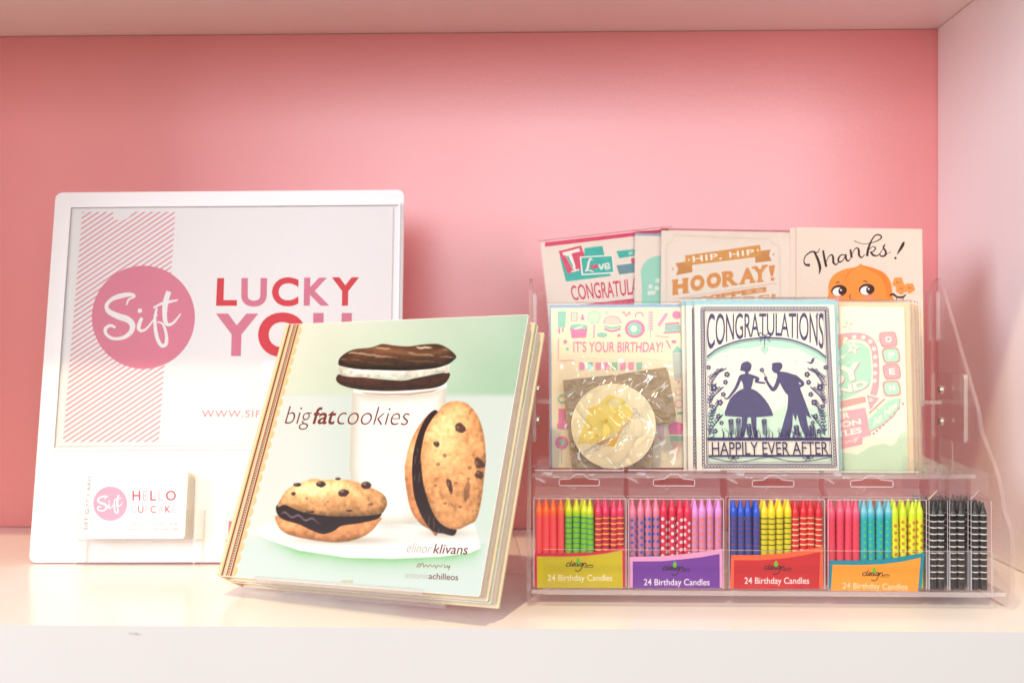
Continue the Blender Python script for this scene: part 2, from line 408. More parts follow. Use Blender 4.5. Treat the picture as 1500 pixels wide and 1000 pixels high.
# the poster in the sign pocket
k1 = Crop(30, 260, 3.3325); k2 = Crop(30, 560, 3.3325)
fp = fb.moved(c=.0011); b = MB()
q = [fp.px(*p) for p in ((84, 653), (570, 653), (571, 303), (110, 303))]
b.box(q[0][0], q[1][0], q[0][1], q[2][1], -.0004, 0, paper(CRM))
A = Art(b, fp, k1)
stripes(A, (302, 168), (757, 168), (676, 1290), (207, 1290), 54, .30, (232, 140, 156))
A.poly([(452, 166), (540, 166), (535, 192), (515, 205), (455, 208)], CRM)
sift_mark(A, 600, 682, 252, (230, 134, 154), CRM)
kk = Crop(280, 260, 4.347); A.k = kk
A.text('L', (166, 640), (207 + 85, 640), (292, 817), (158, 817), RD, .035)
A.text('U', (320, 640), (484, 640), (480, 822), (318, 822), PK, .035)
A.text('C', (516, 635), (686, 635), (682, 820), (514, 820), RD, .035)
A.text('K', (720, 637), (884, 637), (880, 816), (716, 816), PK, .035)
A.text('Y', (896, 635), (1070, 635), (1066, 816), (892, 816), RD, .035)
A.text('Y', (158, 866), (428, 866), (420, 1136), (150, 1136), PK, .04)
A.text('O', (428, 858), (735, 858), (728, 1142), (424, 1142), RD, .04)
A.text('U', (778, 862), (1024, 862), (1020, 1142), (774, 1142), PK, .04)
A.k = Crop(30, 560, 3.3325)
A.text('WWW.SIFT', (886, 135), (1212, 135), (1209, 170), (884, 170), (240, 160, 170), .01, 0, 1.15)
poster = tag(b.build('poster', None, fp.matrix()), 'white LUCKY YOU poster with round pink Sift badge, in the board\'s sign pocket', 'poster')

# card pockets and gift cards
kg = Crop(100, 670, 5.769)
def card_pocket(x0, x1, yt, yb, yf):
    """clear ledge pocket glued to the board; px measured on its front"""
    D = .022
    (a0, b0), (a1, b1) = fb.px(*kg((x0, yb))[0], D), fb.px(*kg((x1, yt))[0], D)
    bl = fb.px(*kg((x0, yf))[0], D)[1]
    t = .0016; b = MB(); W = a1 - a0; H = b1 - b0
    prof = [(a0, b0), (a1, b0), (a1, b1), (a1 - .07 * W, b1), (a1 - .12 * W, b1 - .12 * H), (a1 - .2 * W, b1 - .38 * H), (a1 - .3 * W, b1 - .45 * H), (a0 + .3 * W, b1 - .45 * H), (a0 + .2 * W, b1 - .38 * H), (a0 + .12 * W, b1 - .12 * H), (a0 + .07 * W, b1), (a0, b1)]
    b.prism(prof, D, D + t, ACRYLIC, ACRYLIC_EDGE)
    b.plate(a0, a1, bl - t, bl, .0003, D - .0002)
    b.plate(a0 - t, a0 - .0001, b0, b1, .0003, D + t); b.plate(a1 + .0001, a1 + t, b0, b1, .0003, D + t)
    child(b, 'card_pocket', board); return a0, a1, bl
a0, a1, bl = card_pocket(70, 1080, 440, 905, 690)
NC = 12
fg0 = fb.moved(c=.0205)
gq = [fg0.px(*p) for p in kg((92, 655), (985, 655), (1000, 120), (110, 120))]
ga, gb, gw, gh = gq[0][0], bl + .0003, gq[1][0] - gq[0][0], gq[2][1] - bl
b = MB(); b.prism(round_rect(0, 0, gw, gh, .003), -.0008, 0, paper(CRM, .3))
fgf = fb.moved(ga, gb, .0205)
A = Art(b, fgf, kg)
stripes(A, (296, 120), (462, 120), (416, 655), (252, 655), 30, .34, (246, 196, 210))
sift_mark(A, 355, 388, 145, (240, 160, 182), CRM)
A.letters('HELLO', 542, 278, 910, 362, bold=.012, cols=[RDS, (242, 178, 192), RDS, (242, 178, 192), RDS])
A.letters('CUPCAKE', 530, 406, 910, 466, bold=.012, cols=[(242, 178, 192), RDS, (242, 178, 192), RDS, (242, 178, 192), RDS, (242, 178, 192)])
A.text('SIFT GIFT CARD', (132, 610), (166, 158), (198, 158), (164, 610), (128, 120, 126), 0, 0, 1.1)
A.rtext('CUPCAKE + DESSERT BAR', 498, 545, 925, 568, (150, 140, 146))
A.rtext('WWW.SIFTDESSERTBAR.COM', 490, 594, 928, 614, (238, 130, 140))
gift = tag(b.build('gift_card', None, fgf.matrix()), 'front white gift card reading HELLO CUPCAKE in the pocket below the poster', 'gift card', 'gift cards in the board pockets')
b = MB(); b.prism(round_rect(0, 0, gw, gh, .003), -.0008, 0, paper((250, 244, 224), .3)); spare = None
nth = ['second', 'third', 'fourth', 'fifth', 'sixth', 'seventh', 'eighth', 'ninth', 'tenth', 'eleventh', 'twelfth']
for i in range(1, NC):
    m = fb.moved(ga + random.uniform(0, .0008), gb, .0205 - i * .0016).matrix()
    if spare is None: spare = b.build('gift_card', None, m); o = spare
    else: o = spare.copy(); COL.objects.link(o); o.matrix_world = m
    tag(o, 'plain cream gift card edge, %s from the front of the HELLO CUPCAKE stack' % nth[i - 1], 'gift card', 'gift cards in the board pockets')
a0, a1, bl = card_pocket(1322, 2330, 440, 905, 690)
fg2 = fb.moved(a0 + .0035, bl + .0003, .0195); b = MB(); b.prism(round_rect(0, 0, gw, gh, .003), -.0008, 0, paper(CRM, .3))
A = Art(b, fg2, kg); A.poly([(1356, 535), (1560, 535), (1560, 650), (1352, 650)], (240, 120, 150))
tag(b.build('gift_card', None, fg2.matrix()), 'gift card with a pink block, mostly hidden behind the striped book spine edge', 'gift card', 'gift cards in the board pockets')

# ------------------------------------------------------------------ cookbooks on the easel
fk = Frame((-.2333, .0776, .016), R(-24.09), R(25.70), R(1.7)); KW, KH, KT = .2105, .2025, .0146
# raster of the printed cover photograph: evaluated at every vertex of a fine sheet
def fbm(x, y, sc, seed, octs=4):
    out = np.zeros_like(x); amp = .5
    for o_ in range(octs):
        g = np.random.default_rng(seed + o_).random((128, 128)); u = x / sc; v = y / sc
        i = np.floor(u).astype(int); j = np.floor(v).astype(int); fu, fv = u - i, v - j
        fu, fv = fu * fu * (3 - 2 * fu), fv * fv * (3 - 2 * fv)
        g00, g10, g01, g11 = g[i % 128, j % 128], g[(i + 1) % 128, j % 128], g[i % 128, (j + 1) % 128], g[(i + 1) % 128, (j + 1) % 128]
        out += amp * ((g00 * (1 - fu) + g10 * fu) * (1 - fv) + (g01 * (1 - fu) + g11 * fu) * fv); amp *= .5; sc = sc / 2
    return out
def sdf(pts, X, Y):
    """signed distance (negative inside) to a closed outline"""
    P = np.array(pts, float); Q = np.roll(P, -1, 0); d2 = np.full(X.shape, 1e9); ins = np.zeros(X.shape, bool)
    for (ax, ay), (bx, by) in zip(P, Q):
        ex, ey = bx - ax, by - ay; L2 = ex * ex + ey * ey + 1e-12
        t = np.clip(((X - ax) * ex + (Y - ay) * ey) / L2, 0, 1); d2 = np.minimum(d2, (X - ax - t * ex) ** 2 + (Y - ay - t * ey) ** 2)
        if ay != by:
            c_ = (ay > Y) != (by > Y); ins ^= c_ & (X < (bx - ax) * (Y - ay) / (by - ay) + ax)
    d = np.sqrt(d2); return np.where(ins, -d, d)
def sstep(a, b_, x):
    t = np.clip((x - a) / (b_ - a), 0, 1); return t * t * (3 - 2 * t)
def cover_colours(X, Y, a_mm, b_mm):
    col = np.zeros(X.shape + (3,))
    def mix(c, m):
        m = np.clip(m, 0, 1)[..., None]; col[:] = col * (1 - m) + np.asarray(c, float) * m
    def fill(pts, c, soft=.6, sm=5, grow=0, k=1.):
        d = sdf(smooth_line(pts, sm, True) if sm else pts, X, Y) - grow; mix(c, (1 - sstep(-soft, soft, d)) * k); return d
    k3, k4 = Crop(300, 440, 2.8846), Crop(300, 660, 2.8846)
    sx = np.clip((X - 420) / 350, 0, 1)
    top = np.array([238, 238, 220]) * (1 - sx[..., None]) + np.array([180, 210, 186]) * sx[..., None]
    top = top + ((Y - 480) / 100)[..., None] * np.array([-14, -6, -12]) + (fbm(X, Y, 60, 3)[..., None] - .5) * 12
    col[:] = top
    hor = 577 + (X - 420) * .004
    mix((214, 226, 219), sstep(hor - 5, hor + 6, Y))
    mix((238, 240, 232), sstep(hor, hor + 4, Y) * (1 - sstep(425, 520, X)) * .6)
    # wall of light to the left, mint glow low on the right
    mix((205, 232, 210), sstep(690, 730, Y) * sstep(690, 745, X) * .8)
    mix((214, 230, 224), sstep(770, 800, Y) * .9)
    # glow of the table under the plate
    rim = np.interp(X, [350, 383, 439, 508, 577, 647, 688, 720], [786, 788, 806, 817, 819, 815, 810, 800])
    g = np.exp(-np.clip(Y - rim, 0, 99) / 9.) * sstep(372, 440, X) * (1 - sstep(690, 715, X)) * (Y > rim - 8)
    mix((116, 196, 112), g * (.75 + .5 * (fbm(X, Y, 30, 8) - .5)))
    # milk glass
    d = fill(k3((622, 378), (700, 392), (820, 392), (950, 380), (1022, 352), (1016, 520), (990, 700), (930, 931), (830, 951), (700, 957), (640, 931), (610, 700)), (251, 249, 243), .9, 0)
    ins = d < 0
    mix((206, 200, 182), np.where(ins, sstep(-20, 0, d) * .8, 0))
    mix((218, 206, 182), np.where(ins, sstep(585, 640, X) * sstep(600, 690, Y) * .7, 0))
    fill(k3((628, 372), (660, 380), (800, 384), (960, 372), (1024, 348), (1022, 366), (960, 392), (800, 403), (680, 396), (628, 388)), (252, 250, 246), .8, 0)
    fill(k3((660, 388), (760, 394), (860, 392), (960, 380), (1000, 370), (960, 388), (860, 399), (760, 400), (680, 394)), (176, 128, 104), .8, 0, 0, .8)
    # plate
    d = fill(k4((195, 338), (280, 300), (460, 330), (800, 300), (1000, 330), (1140, 305), (1168, 410), (1120, 432), (1000, 447), (800, 456), (600, 451), (400, 421), (260, 374)), (248, 249, 246), .8, 0)
    mix((218, 224, 220), np.where(d < 0, sstep(-2.2, 0, d) * .6, 0))
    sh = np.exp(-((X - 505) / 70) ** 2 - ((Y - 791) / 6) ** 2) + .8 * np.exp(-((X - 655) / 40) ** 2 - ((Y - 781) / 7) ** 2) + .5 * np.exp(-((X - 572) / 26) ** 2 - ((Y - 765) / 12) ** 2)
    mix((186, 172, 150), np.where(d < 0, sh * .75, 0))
    nz, nf = fbm(X, Y, 22, 20), fbm(X, Y, 5, 40)
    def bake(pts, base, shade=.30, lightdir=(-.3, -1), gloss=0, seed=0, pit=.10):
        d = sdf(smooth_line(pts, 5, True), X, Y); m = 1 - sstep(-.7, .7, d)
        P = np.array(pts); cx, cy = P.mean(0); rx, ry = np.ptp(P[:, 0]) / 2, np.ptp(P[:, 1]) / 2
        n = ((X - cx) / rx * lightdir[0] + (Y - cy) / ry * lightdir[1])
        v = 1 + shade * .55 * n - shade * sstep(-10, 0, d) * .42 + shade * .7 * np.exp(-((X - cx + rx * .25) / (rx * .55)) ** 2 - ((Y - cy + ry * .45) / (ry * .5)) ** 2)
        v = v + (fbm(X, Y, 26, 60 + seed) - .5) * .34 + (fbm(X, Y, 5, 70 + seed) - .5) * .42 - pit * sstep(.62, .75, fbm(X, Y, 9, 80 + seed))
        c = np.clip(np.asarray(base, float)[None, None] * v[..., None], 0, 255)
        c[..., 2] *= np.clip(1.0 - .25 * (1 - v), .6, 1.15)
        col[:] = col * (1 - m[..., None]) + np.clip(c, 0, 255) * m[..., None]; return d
    # chocolate sandwich on the glass
    bake(k3((557, 322), (580, 312), (700, 328), (830, 338), (900, 326), (1026, 304), (1027, 335), (990, 364), (900, 377), (760, 382), (650, 375), (585, 360), (558, 342)), (78, 42, 30), .5, (0, -.6), seed=1)
    bake(k3((565, 282), (600, 274), (1000, 270), (1031, 280), (1026, 306), (985, 303), (940, 315), (900, 323), (820, 333), (780, 325), (700, 325), (600, 321), (568, 308)), (246, 240, 228), .12, (0, -1), seed=2, pit=.03)
    d = bake(k3((565, 270), (575, 238), (625, 208), (700, 199), (750, 184), (800, 190), (860, 194), (920, 186), (985, 184), (1030, 204), (1062, 234), (1052, 252), (1022, 272), (960, 288), (850, 296), (740, 294), (650, 290), (590, 280)), (84, 50, 28), .7, (-.1, -.9), seed=3)
    # chocolate glaze ripples catching the light
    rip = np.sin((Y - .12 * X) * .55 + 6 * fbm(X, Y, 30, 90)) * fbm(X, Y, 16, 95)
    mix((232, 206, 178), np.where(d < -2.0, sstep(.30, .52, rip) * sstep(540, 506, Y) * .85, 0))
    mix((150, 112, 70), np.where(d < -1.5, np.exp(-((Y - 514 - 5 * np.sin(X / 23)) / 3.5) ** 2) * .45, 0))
    # the cookie leaning on the glass
    bake(k3((968, 470), (905, 530), (865, 610), (845, 700), (845, 700), (848, 771), (868, 876), (905, 936), (950, 966), (985, 981), (1000, 771), (980, 600)), (228, 150, 94), .38, (-.8, -.2), seed=4)
    d = fill(k3((985, 468), (940, 490), (903, 560), (882, 640), (876, 700), (876, 736), (886, 831), (922, 921), (962, 971), (1004, 983), (1064, 975), (1040, 771), (1020, 600)), (44, 22, 18), .7)
    rip = np.sin(X * .9 + Y * .08 + 5 * fbm(X, Y, 20, 97))
    mix((150, 118, 112), np.where(d < -1.5, sstep(.75, 1.0, rip) * sstep(.45, .6, fbm(X, Y, 14, 98)) * .6, 0))
    d = bake(k3((985, 470), (1010, 440), (1055, 425), (1110, 436), (1155, 490), (1180, 570), (1188, 660), (1186, 700), (1182, 733), (1170, 836), (1150, 919), (1118, 945), (1060, 967), (1000, 943), (960, 886), (926, 783), (914, 681), (914, 640), (930, 560), (956, 508)), (246, 172, 110), .38, (-.35, -.5), seed=5, pit=.16)
    for x, y, rx, ry, rot in ((1080, 540, 19, 24, -30), (980, 605, 15, 13, 20), (1160, 690, 20, 30, -40), (1160, 735, 20, 20, 10), (1036, 783, 11, 34, -14), (1108, 806, 13, 52, 6), (1015, 655, 9, 7, 0), (985, 691, 10, 8, 0), (975, 781, 7, 6, 0), (1120, 706, 8, 9, 0), (1080, 871, 9, 7, 0), (1015, 856, 7, 6, 0), (1060, 770, 7, 6, 0)):
        (cx, cy), = k3((x, y)); t = R(rot); U = ((X - cx) * math.cos(t) + (Y - cy) * math.sin(t)) / (rx / 2.885); V = (-(X - cx) * math.sin(t) + (Y - cy) * math.cos(t)) / (ry / 2.885)
        q = np.sqrt(U * U + V * V) + (nf - .5) * .9
        deep = .9 if rx > 14 or (x, y) == (1036, 783) else .45
        mix((76, 44, 34), (1 - sstep(.75, 1.05, q)) * deep); mix((196, 150, 120), (1 - sstep(.2, .45, np.hypot(U + .35, V + .35))) * .5 * deep)
    # the cookie lying on the plate
    bake(k4((298, 275), (335, 284), (400, 300), (540, 310), (735, 280), (730, 308), (690, 350), (620, 379), (540, 386), (430, 372), (350, 352), (312, 322)), (234, 156, 98), .42, (0, -.7), seed=6)
    d = fill(k4((304, 230), (345, 228), (440, 255), (600, 265), (736, 258), (731, 286), (650, 306), (580, 316), (545, 338), (500, 351), (452, 336), (400, 311), (335, 291), (306, 266)), (40, 20, 17), .7)
    mix((164, 138, 150), np.where(d < -1.2, np.exp(-((Y - (752 + (X - 415) * .22 + 2.5 * np.sin(X / 3.2))) / 1.5) ** 2) * sstep(408, 418, X) * (1 - sstep(455, 475, X)) * .75, 0))
    bake(k4((308, 236), (322, 200), (352, 160), (420, 128), (460, 117), (500, 122), (600, 121), (690, 150), (750, 180), (771, 215), (760, 250), (735, 268), (640, 276), (540, 276), (440, 264), (380, 246), (340, 228)), (248, 178, 116), .46, (-.2, -1), seed=7, pit=.14)
    for x, y, rx, ry in ((390, 143, 17, 9), (375, 180, 10, 9), (490, 140, 22, 13), (586, 177, 24, 17), (682, 146, 22, 16), (562, 118, 12, 6), (610, 252, 14, 6), (450, 258, 14, 6), (700, 225, 9, 6), (520, 215, 6, 4), (430, 200, 6, 4)):
        (cx, cy), = k4((x, y)); U, V = (X - cx) / (rx / 2.885), (Y - cy) / (ry / 2.885); q = np.hypot(U, V) + (nf - .5) * .5
        mix((64, 36, 30), (1 - sstep(.8, 1.08, q)) * (.95 if rx > 9 else .5)); mix((200, 170, 158), (1 - sstep(.25, .5, np.hypot(U + .3, V + .4))) * .55)
    # worn fleck on the bottom edge
    mix((206, 190, 140), (1 - sstep(.6, 1, np.hypot((X - 509) / 9, (Y - 851) / 2.2) + (nf - .5) * 1.6)) * .8)
    # striped spine edge with its chain of dots and scallops
    a = a_mm; per = 8.7
    ph = (b_mm % per) / per - .5
    sc = 11.6 + 4.3 * np.sqrt(np.clip(1 - (2 * ph) ** 2, 0, 1))
    mix((250, 206, 150), 1 - sstep(-.25, .25, a - sc))
    for x1, c in ((11.6, (244, 200, 150)), (11.3, (124, 62, 42)), (10.5, (240, 176, 126)), (10.2, (112, 50, 34)), (9.75, (250, 210, 160)), (8.9, (92, 42, 30)), (6.9, (210, 132, 84)), (6.0, (252, 224, 178)), (4.7, (196, 120, 72)), (4.2, (255, 236, 196)), (3.6, (112, 54, 30)), (2.0, (246, 190, 130)), (1.0, (252, 220, 170))):
        mix(c, 1 - sstep(-.12, .12, a - x1))
    pb = (b_mm % 1.9) / 1.9 - .5
    mix((255, 246, 226), 1 - sstep(.75, 1.05, np.hypot((a - 7.95) / .62, pb * 1.9 / .62)))
    return np.clip(col, 0, 255)
def cover_material():
    m, N, L, P = new_mat('printed_cover')
    at = N.new('ShaderNodeAttribute'); at.attribute_name = 'print'; L.new(at.outputs['Color'], P.inputs['Base Color'])
    P.inputs['Roughness'].default_value = .32; P.inputs['Specular IOR Level'].default_value = .45
    tc = N.new('ShaderNodeTexCoord'); n = N.new('ShaderNodeTexNoise'); n.inputs['Scale'].default_value = 12; n.inputs['Detail'].default_value = 6
    L.new(tc.outputs['Object'], n.inputs['Vector']); b_ = N.new('ShaderNodeBump'); b_.inputs['Strength'].default_value = .06; b_.inputs['Distance'].default_value = .004
    L.new(n.outputs['Fac'], b_.inputs['Height']); L.new(b_.outputs[0], P.inputs['Normal']); return m
BROWN, FADE = (112, 46, 38), (176, 160, 152)
def make_cover():
    b = MB(); CT = .0016
    b.prism(round_rect(0, 0, KW, KH, .0012, 3), -CT, 0, paper((236, 226, 214)))
    k3, k4 = Crop(300, 440, 2.8846), Crop(300, 660, 2.8846)
    A = Art(b, fk, k3, c=1.2e-4)
    A.text('big', (345, 446), (455, 447), (446, 546), (335, 545), BROWN, -.014, .22)
    A.text('fat', (462, 450), (558, 451), (552, 524), (455, 522), BROWN, .016, .2)
    A.text('cookies', (566, 447), (868, 450), (862, 527), (558, 523), BROWN, -.014, .22)
    A.k = k4
    A.text('elinor', (860, 388), (963, 392), (957, 432), (852, 428), (168, 146, 136), -.012, .18)
    A.text('klivans', (970, 393), (1114, 396), (1110, 438), (964, 433), BROWN, .006, .15)
    pts = [(895, 492), (905, 476), (912, 482), (904, 492), (922, 474), (925, 490), (936, 482), (944, 490), (952, 480), (962, 490), (972, 482), (978, 496), (986, 482), (996, 490), (1004, 480)]
    A.stroke(pts, 3.2, (140, 110, 70)); A.stroke([(1012, 478), (1014, 493), (1022, 488), (1026, 484), (1028, 494), (1036, 484), (1030, 504)], 3, (140, 110, 70))
    A.text('antonis', (848, 512), (945, 516), (943, 540), (846, 536), (168, 156, 150), -.012, 0)
    A.text('achilleos', (948, 515), (1072, 520), (1070, 547), (946, 541), BROWN, .006, 0)
    # the printed photograph
    nx, ny = 430, 410; aa = np.linspace(.0004, KW - .0004, nx); bb = np.linspace(.0004, KH - .0004, ny)
    Ag, Bg = np.meshgrid(aa, bb)
    o, u, v = (np.array(t) for t in (fk.o, fk.u, fk.v)); cw = np.array(CAM)
    Pw = o + Ag[..., None] * u + Bg[..., None] * v - cw; D = Pw @ np.array(FWD)
    X = 750 + FPX * (Pw @ np.array(RGT)) / D; Y = 500 - FPX * Pw[..., 2] / D
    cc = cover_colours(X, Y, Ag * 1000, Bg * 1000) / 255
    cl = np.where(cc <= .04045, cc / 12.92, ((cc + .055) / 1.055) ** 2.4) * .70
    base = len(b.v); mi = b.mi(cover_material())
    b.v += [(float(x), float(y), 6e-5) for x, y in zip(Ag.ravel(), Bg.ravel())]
    for j in range(ny - 1):
        r0 = base + j * nx
        for i in range(nx - 1): b.f.append((r0 + i, r0 + i + 1, r0 + nx + i + 1, r0 + nx + i))
    nf = (nx - 1) * (ny - 1); b.m += [mi] * nf; b.sm += [False] * nf
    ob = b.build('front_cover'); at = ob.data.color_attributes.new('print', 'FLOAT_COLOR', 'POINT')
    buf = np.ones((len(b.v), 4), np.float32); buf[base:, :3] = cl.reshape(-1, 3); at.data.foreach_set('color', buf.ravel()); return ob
book = tag(empty('cookbook', fk.matrix()), 'front cookbook with chocolate and chip sandwich cookies on its cover, on the clear easel', 'book')
cv = make_cover(); cv.parent = book
b = MB(); b.box(.002, KW - .0025, .0022, KH - .002, -.0124, -.0018, PAGES); child(b, 'page_block', book, .0004)
b = MB(); b.prism(round_rect(0, 0, KW, KH, .0012, 3), -KT + .0002, -.0126, paper((238, 222, 190))); child(b, 'back_cover', book)
b = MB(); b.box(-.0014, -.00005, 0, KH, -KT + .0002, 0, paper((244, 196, 140))); child(b, 'spine', book, .0004)
book2 = book.copy(); COL.objects.link(book2); book2.matrix_world = fk.moved(.0012, -.0008, -KT - .0002).matrix()
for ch in list(book.children):
    c2 = ch.copy(); COL.objects.link(c2); c2.parent = book2
book2['label'] = 'second copy of the cookbook, only its page edges showing behind the front copy'

# clear easel
easel = tag(empty('book_easel', fk.matrix()), 'clear acrylic easel whose lip and leg show under the cookbooks', 'easel')
e0, e1, cb = .035, .170, -2 * KT - .0012
b = MB()
b.plate(e0, e1, -.0028, -.0006, cb - .003, .0022)
b.plate(e0, e1, -.0028, .0012, .0023, .0046); child(b, 'lip', easel, .0008)
b = MB(); b.box(e0, e1, -.0005, .135, cb - .003, cb - .0002, ACRYLIC, ACRYLIC_EDGE); child(b, 'backrest', easel, .0008)
# rear leg runs from the top of the backrest to the shelf
iv = fk.matrix().inverted()
top = [fk.w(e0 + .0, .134, cb - .0032), fk.w(e1, .134, cb - .0032)]
nb_ = Vector((-math.sin(R(-24.09)), math.cos(R(-24.09)), 0))
bot = [Vector((p.x, p.y, .0012)) + nb_ * .075 for p in top]
def sheet(mb, quad, thick, off=0):
    n = (quad[1] - quad[0]).cross(quad[3] - quad[0]).normalized() * thick
    V = [iv @ p for p in quad] + [iv @ (p + n) for p in quad]
    mb.faces(V, [(3, 2, 1, 0), (4, 5, 6, 7)], ACRYLIC); mb.faces(V, [(0, 1, 5, 4), (1, 2, 6, 5), (2, 3, 7, 6), (3, 0, 4, 7)], ACRYLIC_EDGE)
b = MB(); sheet(b, [bot[0], bot[1], top[1], top[0]], -.0028); child(b, 'rear_leg', easel)

# ------------------------------------------------------------------ clear tiered rack
RX0, RX1, PT = -.0095, .322, .003
rack = tag(empty('tiered_display_rack', Matrix.Translation((RX0, .063, 0))), 'clear acrylic stepped rack holding greeting cards and candle boxes', 'display rack')
O = Vector((RX0, .063, 0))
def rb(mb, x0, x1, y0, y1, z0, z1, mat=ACRYLIC, side=ACRYLIC_EDGE):      # world box into the rack's coordinates
    mb.plate(x0 - O.x, x1 - O.x, y0 - O.y, y1 - O.y, z0, z1, mat, side)
def side_profile():
    p = [(.070, .0002), (.205, .0002), (.208, .004), (.208, .228), (.204, .234), (.192, .236), (.186, .232), (.118, .142), (.112, .134), (.106, .118), (.082, .096), (.074, .084), (.066, .066), (.058, .058), (.0545, .050), (.0535, .040), (.0545, .012), (.058, .003)]
    return p
for xx in (RX0, RX1):
    b = MB(); b.prism([(y - O.y, z) for y, z in side_profile()], xx - O.x - PT / 2, xx - O.x + PT / 2, ACRYLIC, PANEL_EDGE, order=(1, 2, 0)); child(b, 'side_panel', rack)
ix0, ix1 = RX0 + PT / 2 + .0003, RX1 - PT / 2 - .0003
T1, T2, T3 = .0115, .0865, .138            # tops of the three floors
lipx0 = on_y(795, 806, .061).x; lipx1 = on_y(1452, 806, .061).x
b = MB(); rb(b, ix0, ix1, .0602, .128, T1 - .0028, T1); child(b, 'tray_floor', rack)
b = MB(); rb(b, lipx0, lipx1, .0575, .060, T1 - .0028, on_y(1100, 806, .0575).z, ACRYLIC, RIM); child(b, 'front_lip', rack)
b = MB(); rb(b, ix0, ix1, .1282, .1306, T1 - .0028, T2 - .0032); child(b, 'riser', rack)
b = MB(); rb(b, ix0, ix1, .1132, .172, T2 - .003, T2); child(b, 'tray_floor', rack)
z1 = on_y(1100, 640, .111).z; xr = on_y(1396, 640, .111).x; xl = on_y(799, 640, .111).x
b = MB(); b.prism([(x - O.x, z) for x, z in [(xl, T2 - .003), (xr, T2 - .003)] + [(xr - .006 + .006 * math.cos(R(t)), z1 - .006 + .006 * math.sin(R(t))) for t in (0, 30, 60, 90)] + [(xl, z1)]], .1105 - O.y, .113 - O.y, ACRYLIC, ACRYLIC_EDGE, order=(0, 2, 1)); child(b, 'card_lip', rack)
jx0, jx1 = ix0 + .0036, ix1 - .0036      # the upper tier fits between the brackets
b = MB(); rb(b, jx0, jx1, .1722, .1746, T2 - .003, T3 - .0032); child(b, 'riser', rack)
b = MB(); rb(b, jx0, jx1, .172, .2056, T3 - .003, T3); child(b, 'tray_floor', rack)
b = MB(); rb(b, jx0, jx1, .2058, .208, T3 - .003, .226); child(b, 'back_panel', rack)
# bolted brackets inside both side panels
for xx, sg in ((RX0 + PT / 2, 1), (RX1 - PT / 2, -1)):
    for zc_, n in ((.134, 'low'), (.205, 'high')):
        yc = .118 if n == 'low' else .18
        y0, y1, z0, z1_ = (.1285, .197, zc_ - .026, zc_ + .026) if n == 'low' else (.186, .204, zc_ - .02, zc_ + .02)
        b = MB(); x0, x1 = sorted((xx + sg * .0002, xx + sg * .0032))
        b.prism([(y - O.y, z) for y, z in round_rect(y0, z0, y1, z1_, .003)], x0 - O.x, x1 - O.x, ACRYLIC, ACRYLIC_EDGE, order=(1, 2, 0))
        br = child(b, 'bracket', rack)
        if n == 'low':
            for dz in (-.0125, .0125):
                s_ = MB(); pr = [(.0036, 0), (.0036, .0018), (.0030, .0026), (.0017, .0027), (.0017, .0012)]
                pr = [(r_, (z if sg > 0 else -z)) for r_, z in pr]
                if sg < 0: pr = pr
                s_.lathe(pr, STEEL, 18, (xx + sg * .0034 - O.x, (.1725 if n == 'low' else .195) - O.y, zc_ + dz), 0)
                child(s_, 'screw', br)

# ------------------------------------------------------------------ greeting cards
CREAM = (250, 240, 222); TAN = (246, 224, 202)
def card_frame(y, z, lean, pxl, pxr, yref, H, roll=0, yaw=0):
    """frame whose bottom left corner stands on the tier floor; returns frame and width"""
    f = Frame((0, y, z), yaw, R(lean), R(roll))
    a0 = f.px(pxl, yref)[0]; a1 = f.px(pxr, yref)[0]
    return f.moved(a0, 0), a1 - a0
def make_card(label, f, W, H, art=None, stock=CREAM, env=None, sleeve=True, copies=(), cat='greeting card', group='greeting cards in the tiered rack', skew=0):
    """card with its envelope behind it and a clear sleeve round both. env = colour, extra left, right, top"""
    b = MB(); b.box(0, W, 0, H, -.0011, 0, paper(stock))
    if art:
        A = Art(b, f, clip=(0, 0, W, H)); art(A)
    o = tag(b.build('greeting_card', None, f.matrix()), label, cat, group)
    el = er = et = 0
    if env:
        c, el, er, et = env
        e = MB(); e.prism(round_rect(-el, 0, W + er, H + et, .001, 2), -.0022, -.0013, paper(c)); child(e, 'envelope', o)
    if sleeve:
        s = MB(); x0, x1, h = -el - .0012, W + er + .0012, H + et + .0018
        s.box(x0, x1, .00005, h, -.0027, .0011, CELLO, CELLO_EDGE); child(s, 'sleeve', o)
    for (da, dc, lab) in copies:
        o2 = o.copy(); COL.objects.link(o2); o2.matrix_world = f.moved(da, 0, dc).matrix(); o2['label'] = lab
        for ch in list(o.children):
            c2 = ch.copy(); COL.objects.link(c2); c2.parent = o2
    return o
k5, k6, k7, k8 = Crop(780, 310, 5), Crop(1080, 310, 5), Crop(780, 490, 5), Crop(980, 430, 3.7037)
kb, ky, kz = Crop(960, 330, 7.143), Crop(1210, 440, 8.335), Crop(1210, 550, 6.665)
MAG, TEAL, MINT, NAVY, OCH = (222, 58, 92), (40, 178, 158), (158, 216, 186), (62, 50, 96), (222, 146, 40)

